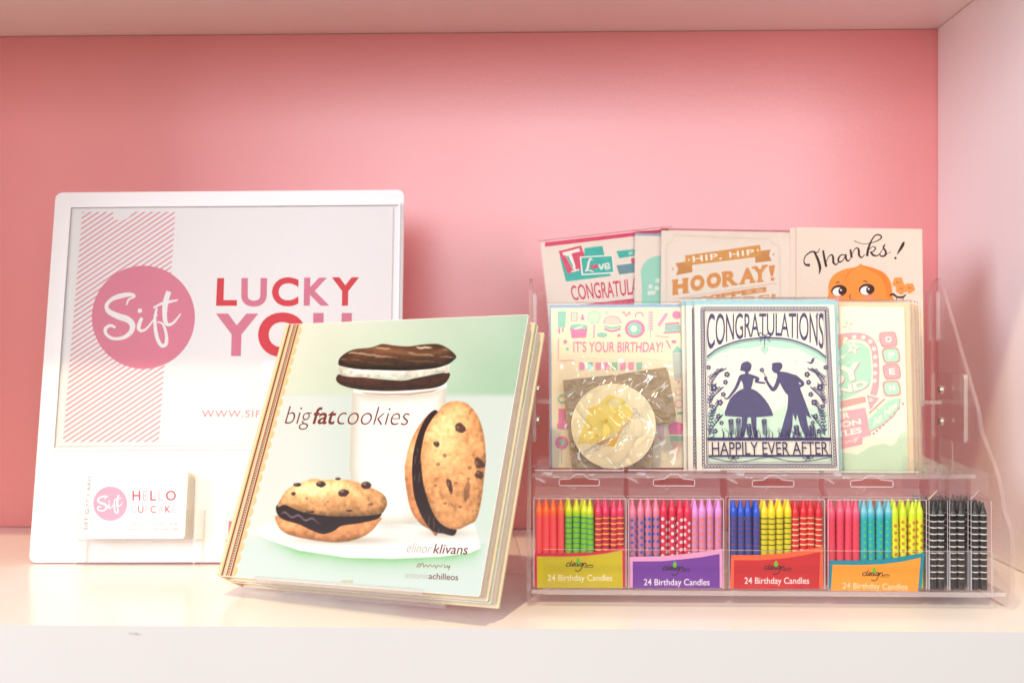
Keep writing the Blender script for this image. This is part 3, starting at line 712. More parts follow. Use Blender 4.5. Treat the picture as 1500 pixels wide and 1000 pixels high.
# -- back tier
def art_love(A):
    A.k = k5
    A.poly([(90, 214), (1000, 106), (1000, 150), (90, 258)], MAG)
    A.poly([(200, 330), (250, 300), (560, 430), (575, 470), (245, 512)], TEAL)
    A.poly([(380, 268), (512, 250), (530, 330), (380, 335)], TEAL)
    A.poly([(190, 290), (356, 248), (412, 410), (258, 455)], MAG)
    A.poly([(218, 300), (342, 268), (350, 290), (226, 322)], CREAM)
    A.poly([(240, 318), (282, 300), (316, 402), (296, 424)], CREAM); A.poly([(248, 330), (262, 322), (300, 405), (294, 414)], TEAL)
    A.stroke([(300, 405), (318, 432)], 14, CREAM); A.stroke([(284, 440), (342, 424)], 10, CREAM)
    A.poly([(346, 330), (588, 316), (602, 452), (360, 466)], CREAM); A.poly([(356, 338), (580, 325), (592, 442), (370, 456)], TEAL)
    A.stroke([(440, 354), (424, 346), (412, 374), (404, 412), (388, 436), (406, 428), (446, 440)], [6, 10, 15, 15, 9, 9, 7], CREAM)
    A.poly([(424, 398), (438, 386), (452, 396), (468, 380), (482, 392), (472, 412), (450, 424), (432, 414)], MAG)
    A.stroke([(488, 386), (504, 420), (522, 380)], 11, CREAM); A.stroke([(530, 406), (560, 398), (556, 380), (536, 384), (532, 412), (548, 420), (572, 408)], 9, CREAM)
    A.poly([(614, 290), (780, 270), (780, 318), (636, 342)], TEAL); A.poly([(720, 344), (790, 330), (790, 372), (726, 380)], MAG)
    A.poly([(614, 394), (790, 372), (790, 440), (636, 460)], (70, 150, 150))
    for i in range(9): A.stroke([(628 + i * 17, 398 - i * 2), (640 + i * 17, 452 - i * 2)], 3, (180, 90, 120), 0)
    A.stroke([(700, 296), (740, 312)], 3, CREAM, 0); A.stroke([(722, 286), (716, 322)], 3, CREAM, 0); A.stroke([(738, 288), (700, 316)], 3, CREAM, 0)
    A.envelope('CONGRATULATIONS', [(272, 545), (430, 520), (620, 506), (760, 480), (980, 460)], [(296, 652), (400, 640), (560, 632), (760, 604), (980, 575)], MAG, bold=.012)
    A.poly([(300, 688), (1000, 604), (1000, 760), (316, 780)], MAG)
T3Y = T3 + .0002
f = card_frame(.189, T3Y + .0035, 6, 815, 1010, 430, 0, 5.2)[0]; W1 = .108
fl = Frame((f.o.x - .006, .189, T3Y + .0003), 0, R(6), R(6.4))
hb = fl.px(*k5((125, 222))[0])[1]
make_card('tilted CONGRATULATIONS card with red top strip and teal Love plaque, back tier', fl, W1, hb, art_love, env=None, stock=TAN)
def art_mint(A):
    A.k = k5
    A.poly([(800, 900), (800, 520), (792, 440), (810, 385), (850, 345), (900, 325), (960, 318), (1100, 350), (1120, 900)], MINT)
    for x, y in ((915, 505), (865, 548), (885, 592), (910, 560), (858, 596)):
        for i in range(5): A.disc(x + 11 * math.cos(i * 1.257), y + 11 * math.sin(i * 1.257), 7, CREAM, n=8)
f, _ = card_frame(.1865, T3Y, 6, 930, 1100, 380, 0, -1); hb = f.px(*k5((748, 176))[0])[1]
make_card('cream and mint card with a blue-grey envelope, mostly hidden behind the HOORAY card', f, .102, hb, art_mint, stock=TAN, env=((150, 172, 190), .0, .0, .0022))
GOLD = (196, 150, 96)
def art_hooray(A):
    A.k = kb
    for d_, wd in ((0, 5), (14, 2.5)):
        A.stroke([(108 + d_, 1900), (112 + d_, 200), (150 + d_, 190), (178, 160 + d_), (186, 104 + d_), (1200, 140 + d_), (1215, 180 + d_), (1250 - d_, 200), (1302 - d_, 214), (1330 - d_, 1900)], wd, (226, 190, 150), 0)
    A.poly([(210, 398), (380, 372), (388, 490), (216, 522), (240, 455)], (206, 130, 36)); A.poly([(1040, 278), (1206, 254), (1188, 310), (1218, 372), (1046, 392)], (206, 130, 36))
    A.poly([(310, 316), (700, 262), (1096, 204), (1112, 324), (720, 374), (318, 424)], OCH)
    A.text('HIP, HIP', (388, 322), (1030, 250), (1036, 316), (396, 398), CREAM, .012, 0, 1.1)
    for x, y in ((350, 362), (1072, 260)): A.disc(x, y, 10, CREAM, n=10)
    for x, y in ((182, 458), (1236, 304)): A.disc(x, y, 11, (216, 150, 80), n=10)
    A.stroke([(410, 474), (540, 460)], 5, (230, 196, 160), 0); A.stroke([(900, 398), (1020, 380)], 5, (230, 196, 160), 0)
    A.stroke([(560, 460), (620, 430), (680, 455), (740, 425), (800, 440), (870, 405)], 4, (236, 206, 176))
    B = (226, 140, 44)
    quads = [('H', 180, 340, 570, 725, .07), ('O', 366, 512, 530, 692, .07), ('O', 536, 686, 505, 665, .07), ('R', 700, 856, 485, 640, .05), ('A', 885, 1040, 455, 612, .05), ('Y', 1014, 1172, 435, 590, .05)]
    for ch, x0, x1, y0, y1, bo in quads:
        dy = -.13 * (x1 - x0)
        A.text(ch, (x0 + 6, y0 + 6), (x1 + 6, y0 + dy + 6), (x1 + 6, y1 + dy + 8), (x0 + 6, y1 + 8), (244, 206, 160), bo)
        A.text(ch, (x0, y0), (x1, y0 + dy), (x1, y1 + dy), (x0, y1), B, bo)
    def slab(x, y, l): A.stroke([(x, y), (x + l, y - .13 * l)], 20, B, 0)
    for x, y, l in ((172, 580, 68), (280, 565, 68), (176, 722, 66), (284, 706, 66), (692, 498, 50), (704, 640, 62), (800, 622, 62), (876, 612, 60), (986, 596, 62), (1006, 444, 62), (1110, 428, 66), (1062, 590, 70)): slab(x, y, l)
    A.poly([(1184, 424), (1252, 414), (1232, 530), (1206, 534)], B); A.disc(1226, 562, 20, B)
    A.stroke([(178, 770), (1270, 604)], 6, (230, 176, 130), 0)
    A.text('YIPPEE!', (470, 745), (1160, 640), (1166, 695), (478, 800), B, .06)
    A.stroke([(180, 800), (400, 770)], 4, (230, 190, 150), 0)
    A.text('CHEERS!', (230, 800), (1260, 715), (1266, 785), (236, 880), (226, 160, 90), .03)
f, W = card_frame(.182, T3Y, 6, 968, 1160, 440, 0, -1.2); hb = f.px(*kb((85, 55))[0])[1]
make_card('cream HIP, HIP HOORAY! card with ochre lettering and ribbon, middle of back tier', f, W, hb, art_hooray, stock=TAN, env=((246, 222, 204), 0, .0006, 0), sleeve=True,
          copies=((.0018, -.0034, 'copy standing directly behind the ochre HOORAY! card, only its right edge showing'),))
PUMP, PUMPD = (252, 154, 66), (246, 126, 44)
def art_thanks(A):
    A.k = k6; K = (74, 44, 34)
    A.stroke([(532, 392), (500, 388), (488, 362), (502, 322), (548, 292), (586, 300), (604, 268)], [22, 14, 7, 8, 12, 8, 4], K)
    A.stroke([(562, 290), (590, 350), (606, 410), (600, 456)], [14, 20, 20, 6], K)
    A.stroke([(628, 284), (640, 350), (652, 404)], [14, 18, 18], K); A.stroke([(650, 372), (668, 332), (690, 316), (702, 334), (704, 372), (724, 388), (744, 366)], [5, 6, 10, 16, 16, 10, 4], K)
    A.stroke([(788, 318), (760, 318), (740, 346), (748, 370), (774, 356), (792, 320)], [7, 9, 14, 12, 7, 5], K); A.stroke([(794, 312), (796, 344), (812, 362), (832, 340)], [14, 16, 10, 4], K)
    A.stroke([(828, 276), (838, 338)], [14, 17], K); A.stroke([(838, 320), (856, 280), (878, 266), (890, 284), (892, 318), (910, 336), (934, 314)], [4, 6, 10, 16, 16, 10, 4], K)
    A.stroke([(856, 214), (920, 236), (1000, 224), (1052, 196), (1048, 174), (1014, 172), (984, 210), (960, 270), (950, 326)], [5, 4, 6, 10, 11, 9, 10, 18, 18], K)
    A.stroke([(960, 284), (992, 256), (1012, 268), (996, 292), (972, 296)], [4, 6, 10, 8, 4], K); A.stroke([(976, 294), (996, 318), (1030, 320), (1060, 284), (1084, 240)], [14, 16, 8, 5, 5], K)
    A.stroke([(1082, 238), (1070, 262), (1088, 294), (1080, 322), (1052, 326), (1044, 312)], [6, 12, 15, 14, 10, 8], K); A.stroke([(1082, 320), (1104, 306), (1126, 294)], [5, 4, 3], K)
    A.poly([(1210, 226), (1226, 222), (1216, 260), (1176, 310), (1170, 308), (1190, 262)], K, 3); A.disc(1158, 340, 9, K, n=12)
    # a round orange fruit, cheeks pink, peeping over the card in front
    A.poly([(690, 720), (668, 600), (672, 520), (710, 460), (790, 420), (870, 405), (905, 382), (930, 402), (1010, 418), (1080, 450), (1125, 520), (1135, 600), (1120, 720)], PUMP, 4)
    A.poly([(905, 390), (870, 412), (820, 450), (786, 520), (800, 470), (830, 430)], PUMPD, 3); A.poly([(905, 390), (950, 420), (1040, 470), (1085, 560), (1110, 700), (1130, 600), (1100, 490), (1030, 425)], (248, 138, 52), 3)
    for cx in (728, 965): A.disc(cx, 640, 50, (255, 150, 110), 24)
    for cx, cy in ((745, 578), (948, 570)):
        A.disc(cx, cy, 58, K, 42, -6); A.disc(cx - 4, cy + 8, 44, (255, 248, 238), 32, -6); A.disc(cx + 22, cy + 4, 27, K, 30); A.disc(cx + 14, cy - 4, 7, (255, 250, 245), n=10)
    A.stroke([(722, 524), (736, 514), (748, 520)], 6, K); A.stroke([(922, 512), (938, 508), (952, 518)], 6, K)
    A.stroke([(832, 606), (820, 620), (828, 634), (838, 634)], 5, K)
    OF = (250, 158, 78)
    for cx, cy, r in ((1178, 520, 42), (1200, 566, 40), (1262, 560, 38)):
        for i in range(5): A.disc(cx + r * .55 * math.cos(i * 1.257 + .3), cy + r * .55 * math.sin(i * 1.257 + .3), r * .5, OF, n=12)
        A.stroke([(cx - 14, cy + 4), (cx - 6, cy - 8), (cx, cy + 4), (cx + 8, cy - 6), (cx + 12, cy + 4)], 4, K, 0)
    A.stroke([(1116, 614), (1140, 604), (1170, 624), (1210, 626), (1236, 604)], [10, 16, 14, 16, 5], K); A.stroke([(1170, 626), (1166, 648), (1176, 656)], 6, K); A.stroke([(1212, 630), (1216, 650), (1206, 656)], 6, K)
f, W = card_frame(.1795, T3Y, 5, 1167, 1352, 430, 0, -1); hb = f.px(*k6((434, 114))[0])[1]
make_card('cream Thanks! card with an orange smiling fruit, at the right end of the back tier', f, W, hb, art_thanks, stock=TAN, env=((246, 226, 208), 0, .0003, -.0005), sleeve=False,
          copies=((-.0046, -.0027, 'copy behind the Thanks! card, its cream left edge showing beside the HOORAY! card'), (-.0024, -.0053, 'rearmost copy in the pile behind the Thanks! card')))

# -- middle tier
T2Y = T2 + .0002
def art_birthday(A):
    A.k = k5; P, G, L2 = (238, 132, 172), (150, 208, 184), (220, 160, 196)
    A.poly([(184, 728), (246, 728), (240, 850), (184, 850)], G); A.stroke([(196, 852), (196, 890)], 14, P, 0); A.stroke([(222, 852), (222, 880)], 12, P, 0)
    A.stroke([(284, 740), (326, 740), (326, 798), (284, 798)], 8, P, 0, True); A.text('5', (294, 752), (316, 752), (316, 788), (294, 788), G, .03)
    A.poly([(366, 740), (382, 792), (352, 792)], P)
    A.disc(452, 772, 56, (206, 226, 196)); A.ring(452, 772, 44, 3, G); A.stroke([(452, 828), (450, 925)], 8, P, 0)
    A.poly([(272, 840), (405, 835), (392, 922), (288, 926)], P); A.disc(338, 842, 66, G, 20); A.stroke([(308, 860), (366, 838)], 10, (240, 240, 220), 0)
    A.poly([(522, 820), (534, 780), (580, 762), (630, 776), (650, 818)], (244, 206, 190), 4); A.stroke([(522, 818), (534, 780), (580, 764), (630, 776), (650, 816)], 5, P); A.stroke([(524, 836), (580, 852), (650, 838)], 16, G); A.stroke([(526, 856), (580, 874), (646, 858)], 14, P)
    A.disc(750, 858, 74, P, 66); A.disc(748, 858, 52, G, 48); A.disc(742, 856, 24, (250, 246, 214))
    A.stroke([(656, 750), (672, 732), (686, 766), (706, 736), (716, 756)], 8, P); A.stroke([(754, 772), (758, 748), (782, 738), (806, 748), (810, 772)], 8, P)
    for i in range(7): A.disc(866, 738 + i * 20, 20, (196, 190, 200), 8); A.stroke([(848, 738 + i * 20), (884, 734 + i * 20)], 3, P, 0)
    A.stroke([(866, 866), (866, 930)], 6, G, 0)
    A.stroke([(922, 834), (984, 746)], 24, L2, 0); A.disc(1054, 756, 30, P)
    A.poly([(972, 824), (1070, 812), (1078, 840), (1076, 880), (966, 884)], G); A.stroke([(972, 824), (1072, 814)], 14, P, 0); A.stroke([(958, 888), (1082, 880)], 10, P, 0); A.stroke([(972, 852), (1076, 848)], 6, P, 0)
    A.disc(510, 902, 38, G, 18); A.poly([(616, 916), (634, 888), (650, 914)], P); A.disc(545, 740, 14, (190, 220, 190)); A.stroke([(900, 908), (1000, 920)], 5, P, 0)
    A.k = k7
    A.text("IT'S YOUR BIRTHDAY!", (298, 48), (958, 52), (950, 128), (300, 128), P, .008)
    A.stroke([(190, 30), (188, 190), (300, 188)], 5, P, 0); A.disc(256, 104, 12, G); A.disc(240, 52, 14, P)
    A.stroke([(980, 40), (1010, 100)], 9, P, 0); A.disc(1036, 52, 18, P, 12)
    for x in range(340, 820, 60): A.poly([(x, 205), (x + 42, 200), (x + 40, 255), (x + 4, 260)], (240, 150, 184) if (x // 60) % 3 else G)
    A.poly([(1020, 130), (1060, 80), (1104, 130)], G); A.poly([(1022, 136), (1100, 136), (1082, 320), (1040, 320)], (208, 210, 196))
    for i in range(5): A.stroke([(1032 + i * 15, 140), (1044 + i * 9, 316)], 4, (170, 190, 180), 0)
    A.stroke([(1040, 326), (1076, 340), (1060, 360)], 6, P); A.stroke([(1044, 392), (1100, 396), (1082, 440), (1052, 440)], 6, P, 0, True); A.ring(1072, 505, 28, 6, P); A.stroke([(1060, 575), (1108, 570)], 16, (150, 190, 150), 0)
    A.poly([(190, 540), (240, 540), (250, 640), (262, 668), (250, 690), (186, 690), (176, 665), (190, 640)], P); A.ring(218, 470, 28, 12, G)
    A.disc(214, 790, 48, P); A.poly([(196, 782), (206, 766), (218, 778), (230, 762), (242, 776), (236, 800), (216, 816)], G); A.stroke([(214, 838), (214, 940)], 5, G, 0)
    A.disc(1052, 684, 60, (244, 110, 160), 46); A.stroke([(1000, 720), (1100, 722)], 16, (244, 110, 160)); A.poly([(1008, 740), (1100, 740), (1102, 780), (1010, 780)], (150, 200, 150)); A.poly([(1010, 785), (1100, 785), (1058, 900)], (244, 190, 160))
    A.poly([(910, 664), (966, 664), (960, 775), (930, 775)], (244, 196, 200))
f, W = card_frame(.1445, T2Y, 6, 808, 1002, 560, 0, .3); hb = f.px(*k5((180, 706))[0])[1]
make_card("pastel IT'S YOUR BIRTHDAY! card covered in pink and mint sweets, behind the wrapped round tag", f, W, hb, art_birthday, stock=(252, 236, 200), env=((150, 180, 206), .0012, .0012, .0026))
def sprig(A, x, y, dx, h, col, seed):
    r_ = random.Random(seed); pts = [(x, y), (x + dx * .25, y - h * .4), (x + dx * .7, y - h * .75), (x + dx, y - h)]
    A.stroke(pts, 3.2, col)
    q = smooth_line(pts, 6)
    for i in range(3, len(q) - 1, 2):
        px_, py_ = q[i]
        for sg in (-1, 1): A.disc(px_ + sg * 8, py_ - 5, 8.5, col, 3.4, -sg * 38, n=8)
def blossom(A, x, y, r, col):
    for i in range(5): A.disc(x + r * .62 * math.cos(i * 1.257), y + r * .62 * math.sin(i * 1.257), r * .42, col, n=8)
    A.disc(x, y, r * .2, (250, 240, 222), n=6)
def art_ever(A):
    A.k = k8; N_, M2 = NAVY, (186, 226, 204)
    # mint sky drapes and meadow
    A.poly([(206, 342), (270, 292), (380, 252), (520, 240), (660, 250), (790, 300), (850, 345), (852, 380), (790, 352), (700, 296), (620, 300), (520, 280), (420, 300), (340, 300), (260, 330), (206, 372)], M2)
    A.poly([(210, 780), (208, 640), (260, 608), (320, 640), (560, 640), (640, 606), (700, 610), (860, 620), (872, 780)], (204, 232, 204))
    A.poly([(205, 882), (890, 882), (896, 916), (200, 916)], (214, 236, 208))
    for i in range(16): A.disc(random.uniform(280, 780), random.uniform(320, 620), 9, (210, 234, 208), n=8)
    # lace edge: a chain of rings round the frame
    corners = [(178, 80), (856, 80), (902, 936), (188, 936)]
    for (p, q) in zip(corners, corners[1:] + corners[:1]):
        n = int(math.dist(p, q) / 17.5)
        for i in range(n):
            t = (i + .5) / n; x, y = lerp(p, q, t); A.ring(x, y, 7.5, 4.6, N_, n=8)
    A.stroke([(172, 72), (866, 72), (912, 944), (180, 946)], 2.5, N_, 0, True)
    A.stroke([(190, 92), (846, 92), (884, 924), (206, 922)], 7, N_, 0, True); A.stroke([(200, 102), (838, 102), (874, 914), (214, 912)], 2.5, N_, 0, True)
    # arched title
    arch = [(206, 342), (270, 296), (380, 256), (520, 240), (660, 250), (790, 300), (852, 345)]
    A.envelope('CONGRATULATIONS', [(206, 108), (838, 104)], [(206, 318), (240, 290), (330, 256), (430, 238), (520, 228), (620, 232), (740, 256), (806, 286), (838, 308)], N_, bold=.003, space=.94)
    A.stroke(arch, 8, N_); A.stroke([(210, 350), (276, 306), (384, 266), (520, 250), (658, 260), (786, 310), (850, 354)], 2.5, N_)
    for sg in (-1, 1):
        A.stroke([(520, 228), (520 + sg * 26, 212), (520 + sg * 30, 232), (520, 232)], 5, N_); A.stroke([(520, 232), (520 + sg * 20, 250), (520 + sg * 26, 262)], 4, N_)
        A.stroke([(520 + sg * 300, 128), (520 + sg * 290, 112), (520 + sg * 276, 122), (520 + sg * 282, 138)], 4, N_)
    A.stroke([(519, 234), (518, 296)], 4, N_, 0); A.poly([(496, 292), (508, 284), (518, 294), (530, 284), (542, 294), (534, 314), (518, 330), (502, 312)], (176, 222, 202))
    # woman in a full skirt
    S = (70, 56, 104)
    A.poly([(404, 372), (428, 368), (446, 382), (446, 402), (440, 418), (430, 426), (430, 440), (412, 440), (412, 424), (396, 418), (388, 404), (392, 384)], S, 3)
    A.disc(398, 410, 13, S, 9)
    A.poly([(380, 446), (408, 434), (434, 434), (460, 446), (454, 480), (442, 518), (406, 520), (400, 486)], S, 2)
    A.stroke([(388, 450), (366, 505), (338, 545), (318, 568), (298, 564)], [18, 17, 13, 10, 4], S); A.stroke([(454, 448), (484, 462), (470, 474), (496, 482), (522, 484)], [16, 15, 12, 11, 8], S)
    A.poly([(404, 514), (442, 514), (478, 530), (520, 572), (548, 616), (562, 655), (520, 664), (430, 670), (340, 664), (302, 655), (310, 620), (330, 572), (366, 534)], S, 2)
    for i in range(18): A.disc(310 + i * 14.6, 657 + 8 * math.sin(i / 17 * math.pi), 7, S, n=8)
    A.poly([(394, 664), (428, 664), (420, 720), (408, 776), (388, 778), (394, 720)], S); A.poly([(442, 664), (474, 664), (474, 720), (478, 778), (460, 778), (448, 720)], S)
    # man leaning forward
    A.poly([(558, 378), (590, 372), (612, 378), (614, 402), (602, 416), (604, 430), (588, 432), (570, 428), (560, 416), (556, 402), (560, 392)], S, 2)
    A.poly([(584, 430), (612, 422), (652, 430), (690, 448), (706, 486), (712, 524), (690, 540), (648, 552), (620, 520), (596, 470)], S, 2)
    A.stroke([(600, 446), (586, 490), (566, 520), (546, 500), (530, 474), (522, 458)], [24, 22, 20, 16, 13, 10], S); A.disc(524, 460, 10, S, 12)
    A.stroke([(676, 446), (706, 468), (726, 488), (706, 504), (686, 512)], [24, 20, 17, 14, 10], S)
    A.poly([(646, 544), (712, 516), (740, 590), (772, 678), (744, 660), (752, 712), (776, 778), (738, 778), (712, 716), (694, 652), (688, 692), (672, 650), (668, 720), (656, 778), (598, 778), (620, 700), (642, 620)], S)
    A.stroke([(524, 456), (518, 436), (508, 420)], 4, S); blossom(A, 504, 414, 13, S)
    A.poly([(740, 366), (766, 372), (776, 352), (790, 346), (786, 366), (776, 380), (762, 380)], S)
    # flowers up both sides, grass along the foot
    for sx, x0 in ((1, 214), (-1, 848)):
        for j, (yy, ww, hh) in enumerate(((470, 86, 60), (520, 60, 110), (600, 70, 90), (690, 60, 110), (770, 66, 110), (770, 30, 150), (620, 30, 130))): sprig(A, x0 + (sx * 2), yy, sx * ww, hh, N_, j)
        for dx, yy, r_ in ((0, 400, 13), (100, 438, 16), (92, 480, 14), (30, 510, 19), (80, 546, 14), (62, 590, 17), (16, 610, 12), (54, 664, 14), (70, 700, 12), (36, 745, 14)): blossom(A, x0 + sx * dx, yy, r_, N_)
        A.stroke([(x0, 786), (x0 + sx * 30, 770), (x0 + sx * 16, 752), (x0 + sx * 4, 764)], 5, N_)
    for x, y in ((336, 690), (376, 686), (432, 716), (516, 690), (690, 724), (774, 722)): sprig(A, x + 4, 782, -6, 782 - y, N_, 3); blossom(A, x, y, 13, N_)
    rr = random.Random(5)
    for i in range(46):
        x = rr.uniform(290, 800)
        A.stroke([(x, 784), (x + rr.uniform(-6, 6), 756), (x + rr.uniform(-22, 22), rr.uniform(712, 745))], [5, 3.5, 1], N_, 3)
    A.poly([(206, 780), (876, 780), (877, 796), (208, 796)], N_)
    A.text('HAPPILY EVER AFTER', (230, 804), (860, 802), (864, 872), (232, 874), N_, .0, 0, .98)
    A.poly([(212, 874), (880, 872), (881, 882), (212, 884)], N_)
    A.stroke([(216, 886), (340, 912), (430, 906), (540, 884), (640, 906), (750, 908), (878, 884)], 4, N_)
    for x in (348, 752):
        for sg in (-1, 1): A.stroke([(x, 886), (x + sg * 22, 878), (x + sg * 26, 892), (x, 888), (x + sg * 18, 908)], 4, N_)
f, W = card_frame(.134, T2Y, 6, 1020, 1227, 620, 0, 0); hb = f.px(*k8((165, 62))[0])[1]
make_card('CONGRATULATIONS HAPPILY EVER AFTER card with navy silhouettes of a couple, front of the middle tier', f, W, hb, art_ever, env=((160, 206, 212), .0, .0022, .0042),
          copies=((-.0062, -.0031, 'second HAPPILY EVER AFTER card, its lace border showing left of the front one'), (-.0092, -.0062, 'rearmost HAPPILY EVER AFTER card, left edge showing beside the birthday card')))
def art_baby(A):
    P, G, BR = (246, 168, 172), (182, 226, 194), (216, 160, 152); A.k = ky
    A.k = kz
    A.poly([(-500, 740), (230, 752), (300, 775), (430, 690), (560, 660), (640, 690), (690, 640), (720, 570), (790, 540), (900, 560), (900, 1000), (-500, 1000)], (206, 230, 192), 0)
    A.k = ky
    def star(x, y, r, c, rot=0):
        A.poly([(x + (r if i % 2 == 0 else r * .45) * math.sin(rot + i * math.pi / 5), y - (r if i % 2 == 0 else r * .45) * math.cos(rot + i * math.pi / 5)) for i in range(10)], c)
    A.stroke([(280, 340), (320, 420)], 5, G, 0)
    # marquee arch with bulbs
    path = [(-420, 520), (-200, 430), (60, 470), (240, 440), (400, 436), (510, 470), (580, 560), (600, 680), (610, 860), (600, 1060), (560, 1200)]
    A.poly([(-430, 560), (-200, 470), (60, 540), (300, 510), (440, 520), (530, 580), (560, 700), (560, 900), (540, 1050), (300, 1180), (-430, 1400)], G)
    A.stroke(path, 84, BR); A.stroke(path, 70, P)
    A.stroke([(-420, 570), (-200, 482), (60, 524), (240, 494), (400, 492), (490, 520), (540, 600), (556, 700), (566, 860), (560, 1040)], 14, (252, 240, 214))
    for x, y in ((240, 470), (345, 445), (455, 450), (540, 500), (585, 590), (600, 690), (600, 790), (598, 885), (592, 980)): A.disc(x + 8, y + 8, 26, BR, n=12); A.disc(x, y, 26, (252, 242, 216), n=12)
    for x, y, r in ((255, 275, 82), (330, 575, 90)): star(x + 6, y + 8, r, BR, .2); star(x, y, r, (252, 242, 216), .2); star(x, y, r * .45, G, .2)
    A.poly([(130, 440), (200, 430), (205, 520), (180, 580), (130, 590)], (240, 168, 130))
    A.text('the', (60, 670), (240, 640), (236, 700), (64, 750), (252, 244, 220), .02, .2)
    A.stroke([(140, 830), (380, 690)], 12, (206, 236, 212), 0)
    for d_, c in (((12, 10), BR), ((0, 0), (254, 244, 222))):
        A.text('BABY', (-420 + d_[0], 950 + d_[1]), (410 + d_[0], 745 + d_[1]), (455 + d_[0], 940 + d_[1]), (-360 + d_[0], 1170 + d_[1]), c, .045)
    A.k = kz
    for d_, c in (((8, 8), BR), ((0, 0), (254, 244, 222))):
        A.text('STAND', (-240 + d_[0], 220 + d_[1]), (395 + d_[0], 35 + d_[1]), (412 + d_[0], 112 + d_[1]), (-220 + d_[0], 300 + d_[1]), c, .04)
    A.poly([(-300, 330), (380, 200), (390, 258), (-290, 420)], (222, 166, 152))
    A.poly([(-300, 430), (380, 310), (420, 470), (440, 580), (360, 600), (350, 668), (160, 712), (-300, 790)], P)
    A.text('OVER', (-60, 400), (228, 352), (236, 410), (-52, 460), (254, 244, 222), .03); A.text('MILLION', (-130, 500), (334, 418), (342, 472), (-122, 556), (254, 244, 222), .03); A.text('BOTTLES', (-120, 590), (340, 500), (350, 556), (-110, 648), (254, 244, 222), .03)
    A.stroke([(150, 650), (180, 640), (200, 656), (230, 630), (250, 646), (290, 600), (280, 650), (320, 590)], 6, (254, 244, 222))
    A.poly([(372, 165), (545, 215), (420, 380)], (252, 240, 214)); A.poly([(395, 185), (520, 218), (428, 340)], P); A.disc(436, 236, 20, G, n=12)
    A.stroke([(420, 368), (575, 224)], 16, BR, 0); A.stroke([(490, 320), (510, 345)], 8, BR, 0)
    arc = [(400, 440), (600, 250), (690, 222), (728, 222), (720, 300), (660, 400), (560, 480), (430, 550)]
    A.poly(arc, BR); A.poly([(404, 432), (602, 246), (690, 216), (722, 220), (712, 296), (652, 394), (552, 472), (426, 540)], G)
    for t in range(9): x, y = lerp((735, 280), (450, 570), t / 8); A.disc(x - 14 * math.sin(t / 8 * 3.14) + 14, y + 26 * math.sin(t / 8 * 3.14) - 6, 13, BR, n=8)
    A.text('All', (440, 436), (540, 380), (556, 430), (456, 500), (252, 244, 220), .02, .2); A.text('Nite', (556, 350), (680, 246), (696, 296), (580, 410), (252, 244, 220), .02, .2)
    A.k = ky
    for i, (ch, x, y) in enumerate((('O', 760, 475), ('P', 795, 670), ('E', 803, 868), ('N', 802, 1072))):
        c = P if i % 2 == 0 else G
        A.poly([(x - 112, y - 70), (x, y - 94), (x + 84, y - 82), (x + 108, y + 70), (x, y + 94), (x - 84, y + 84)], BR, 3); A.poly([(x - 92, y - 54), (x, y - 74), (x + 68, y - 64), (x + 88, y + 54), (x, y + 74), (x - 68, y + 66)], c, 3)
        A.text(ch, (x - 40, y - 36), (x + 34, y - 42), (x + 42, y + 32), (x - 32, y + 38), (254, 246, 226), .03)
        A.stroke([(x, y + 92), (x + 8, y + 116)], 8, BR, 0)
    A.stroke([(610, 496), (660, 486)], 8, BR, 0); A.disc(60, 220, 90, G, 80)
f, W = card_frame(.1395, T2Y, 6, 1124, 1327, 560, 0, -.6); hb = f.px(*ky((895, 80))[0])[1]
make_card('pastel BABY STAND card with an OPEN marquee sign, right end of middle tier', f, W, hb, art_baby, stock=(253, 244, 216), env=((244, 208, 168), .0, .0046, .0038), copies=(
    (.0042, -.0042, 'second BABY STAND card, tan envelope edge just right of the front card'), (.0078, -.0084, 'third BABY STAND card in the pile, edge showing right of two others'), (.0112, -.0126, 'rearmost BABY STAND card of the pile, right edge nearest the bolted bracket')))
# -- wrapped round tag leaning on the birthday card
ft = Frame((0, .1275, T2Y), 0, R(5), 0); a0 = ft.px(*k7((225, 900))[0])[0]; ft = ft.moved(a0, 0)
tagset = tag(empty('wrapped_tag', ft.matrix()), 'round cream cake tag on dark gold backing in crinkled cellophane, before the birthday card', 'wrapped tag')
def q7(*p): return [ft.px(*q) for q in k7(*p)]
DARKG = paint('gold_paper', (146, 112, 44), .3, .8, .5, 120, var=.55, blot=70)
b = MB(); P7 = q7((290, 980), (262, 700), (222, 332), (620, 290), (990, 236), (1056, 600), (1030, 640), (900, 650), (880, 960))
P7 = [(a, max(.0008, q)) for a, q in P7]; b.prism(P7, -.0022, -.0012, DARKG); child(b, 'backing', tagset)
b = MB(); (cx, cy), = q7((592, 668)); rx = q7((902, 668))[0][0] - cx; cyb = max(cy, rx + .0005)
CK = (255, 240, 200)
b.prism([(cx + rx * math.cos(t), cyb + rx * math.sin(t)) for t in [2 * math.pi * i / 64 for i in range(64)]], -.0009, .0022, paper(CK), paper((214, 160, 110)))
A = Art(b, ft, k7, c=.00224); A.depth = .0022
for i in range(9): A.stroke([(330 + i * 58, 420 + abs(i - 4) * 22), (312 + i * 62, 880 - abs(i - 4) * 18)], 3, (248, 224, 168), 0)
A.poly([(330, 790), (410, 570), (560, 440), (660, 470), (752, 570), (700, 660), (600, 730), (590, 810), (450, 800)], (252, 226, 120)); A.poly([(600, 740), (752, 575), (740, 600), (660, 690), (600, 820), (460, 800), (500, 810)], (244, 190, 60))
A.poly([(400, 540), (480, 520), (440, 580)], (250, 214, 90)); A.disc(640, 600, 50, (250, 216, 96), 40); A.disc(600, 500, 46, (253, 236, 170), 34)
for x, y in ((540, 630), (420, 690), (470, 740)): A.disc(x, y, 14, (240, 190, 80))
rr = random.Random(3)
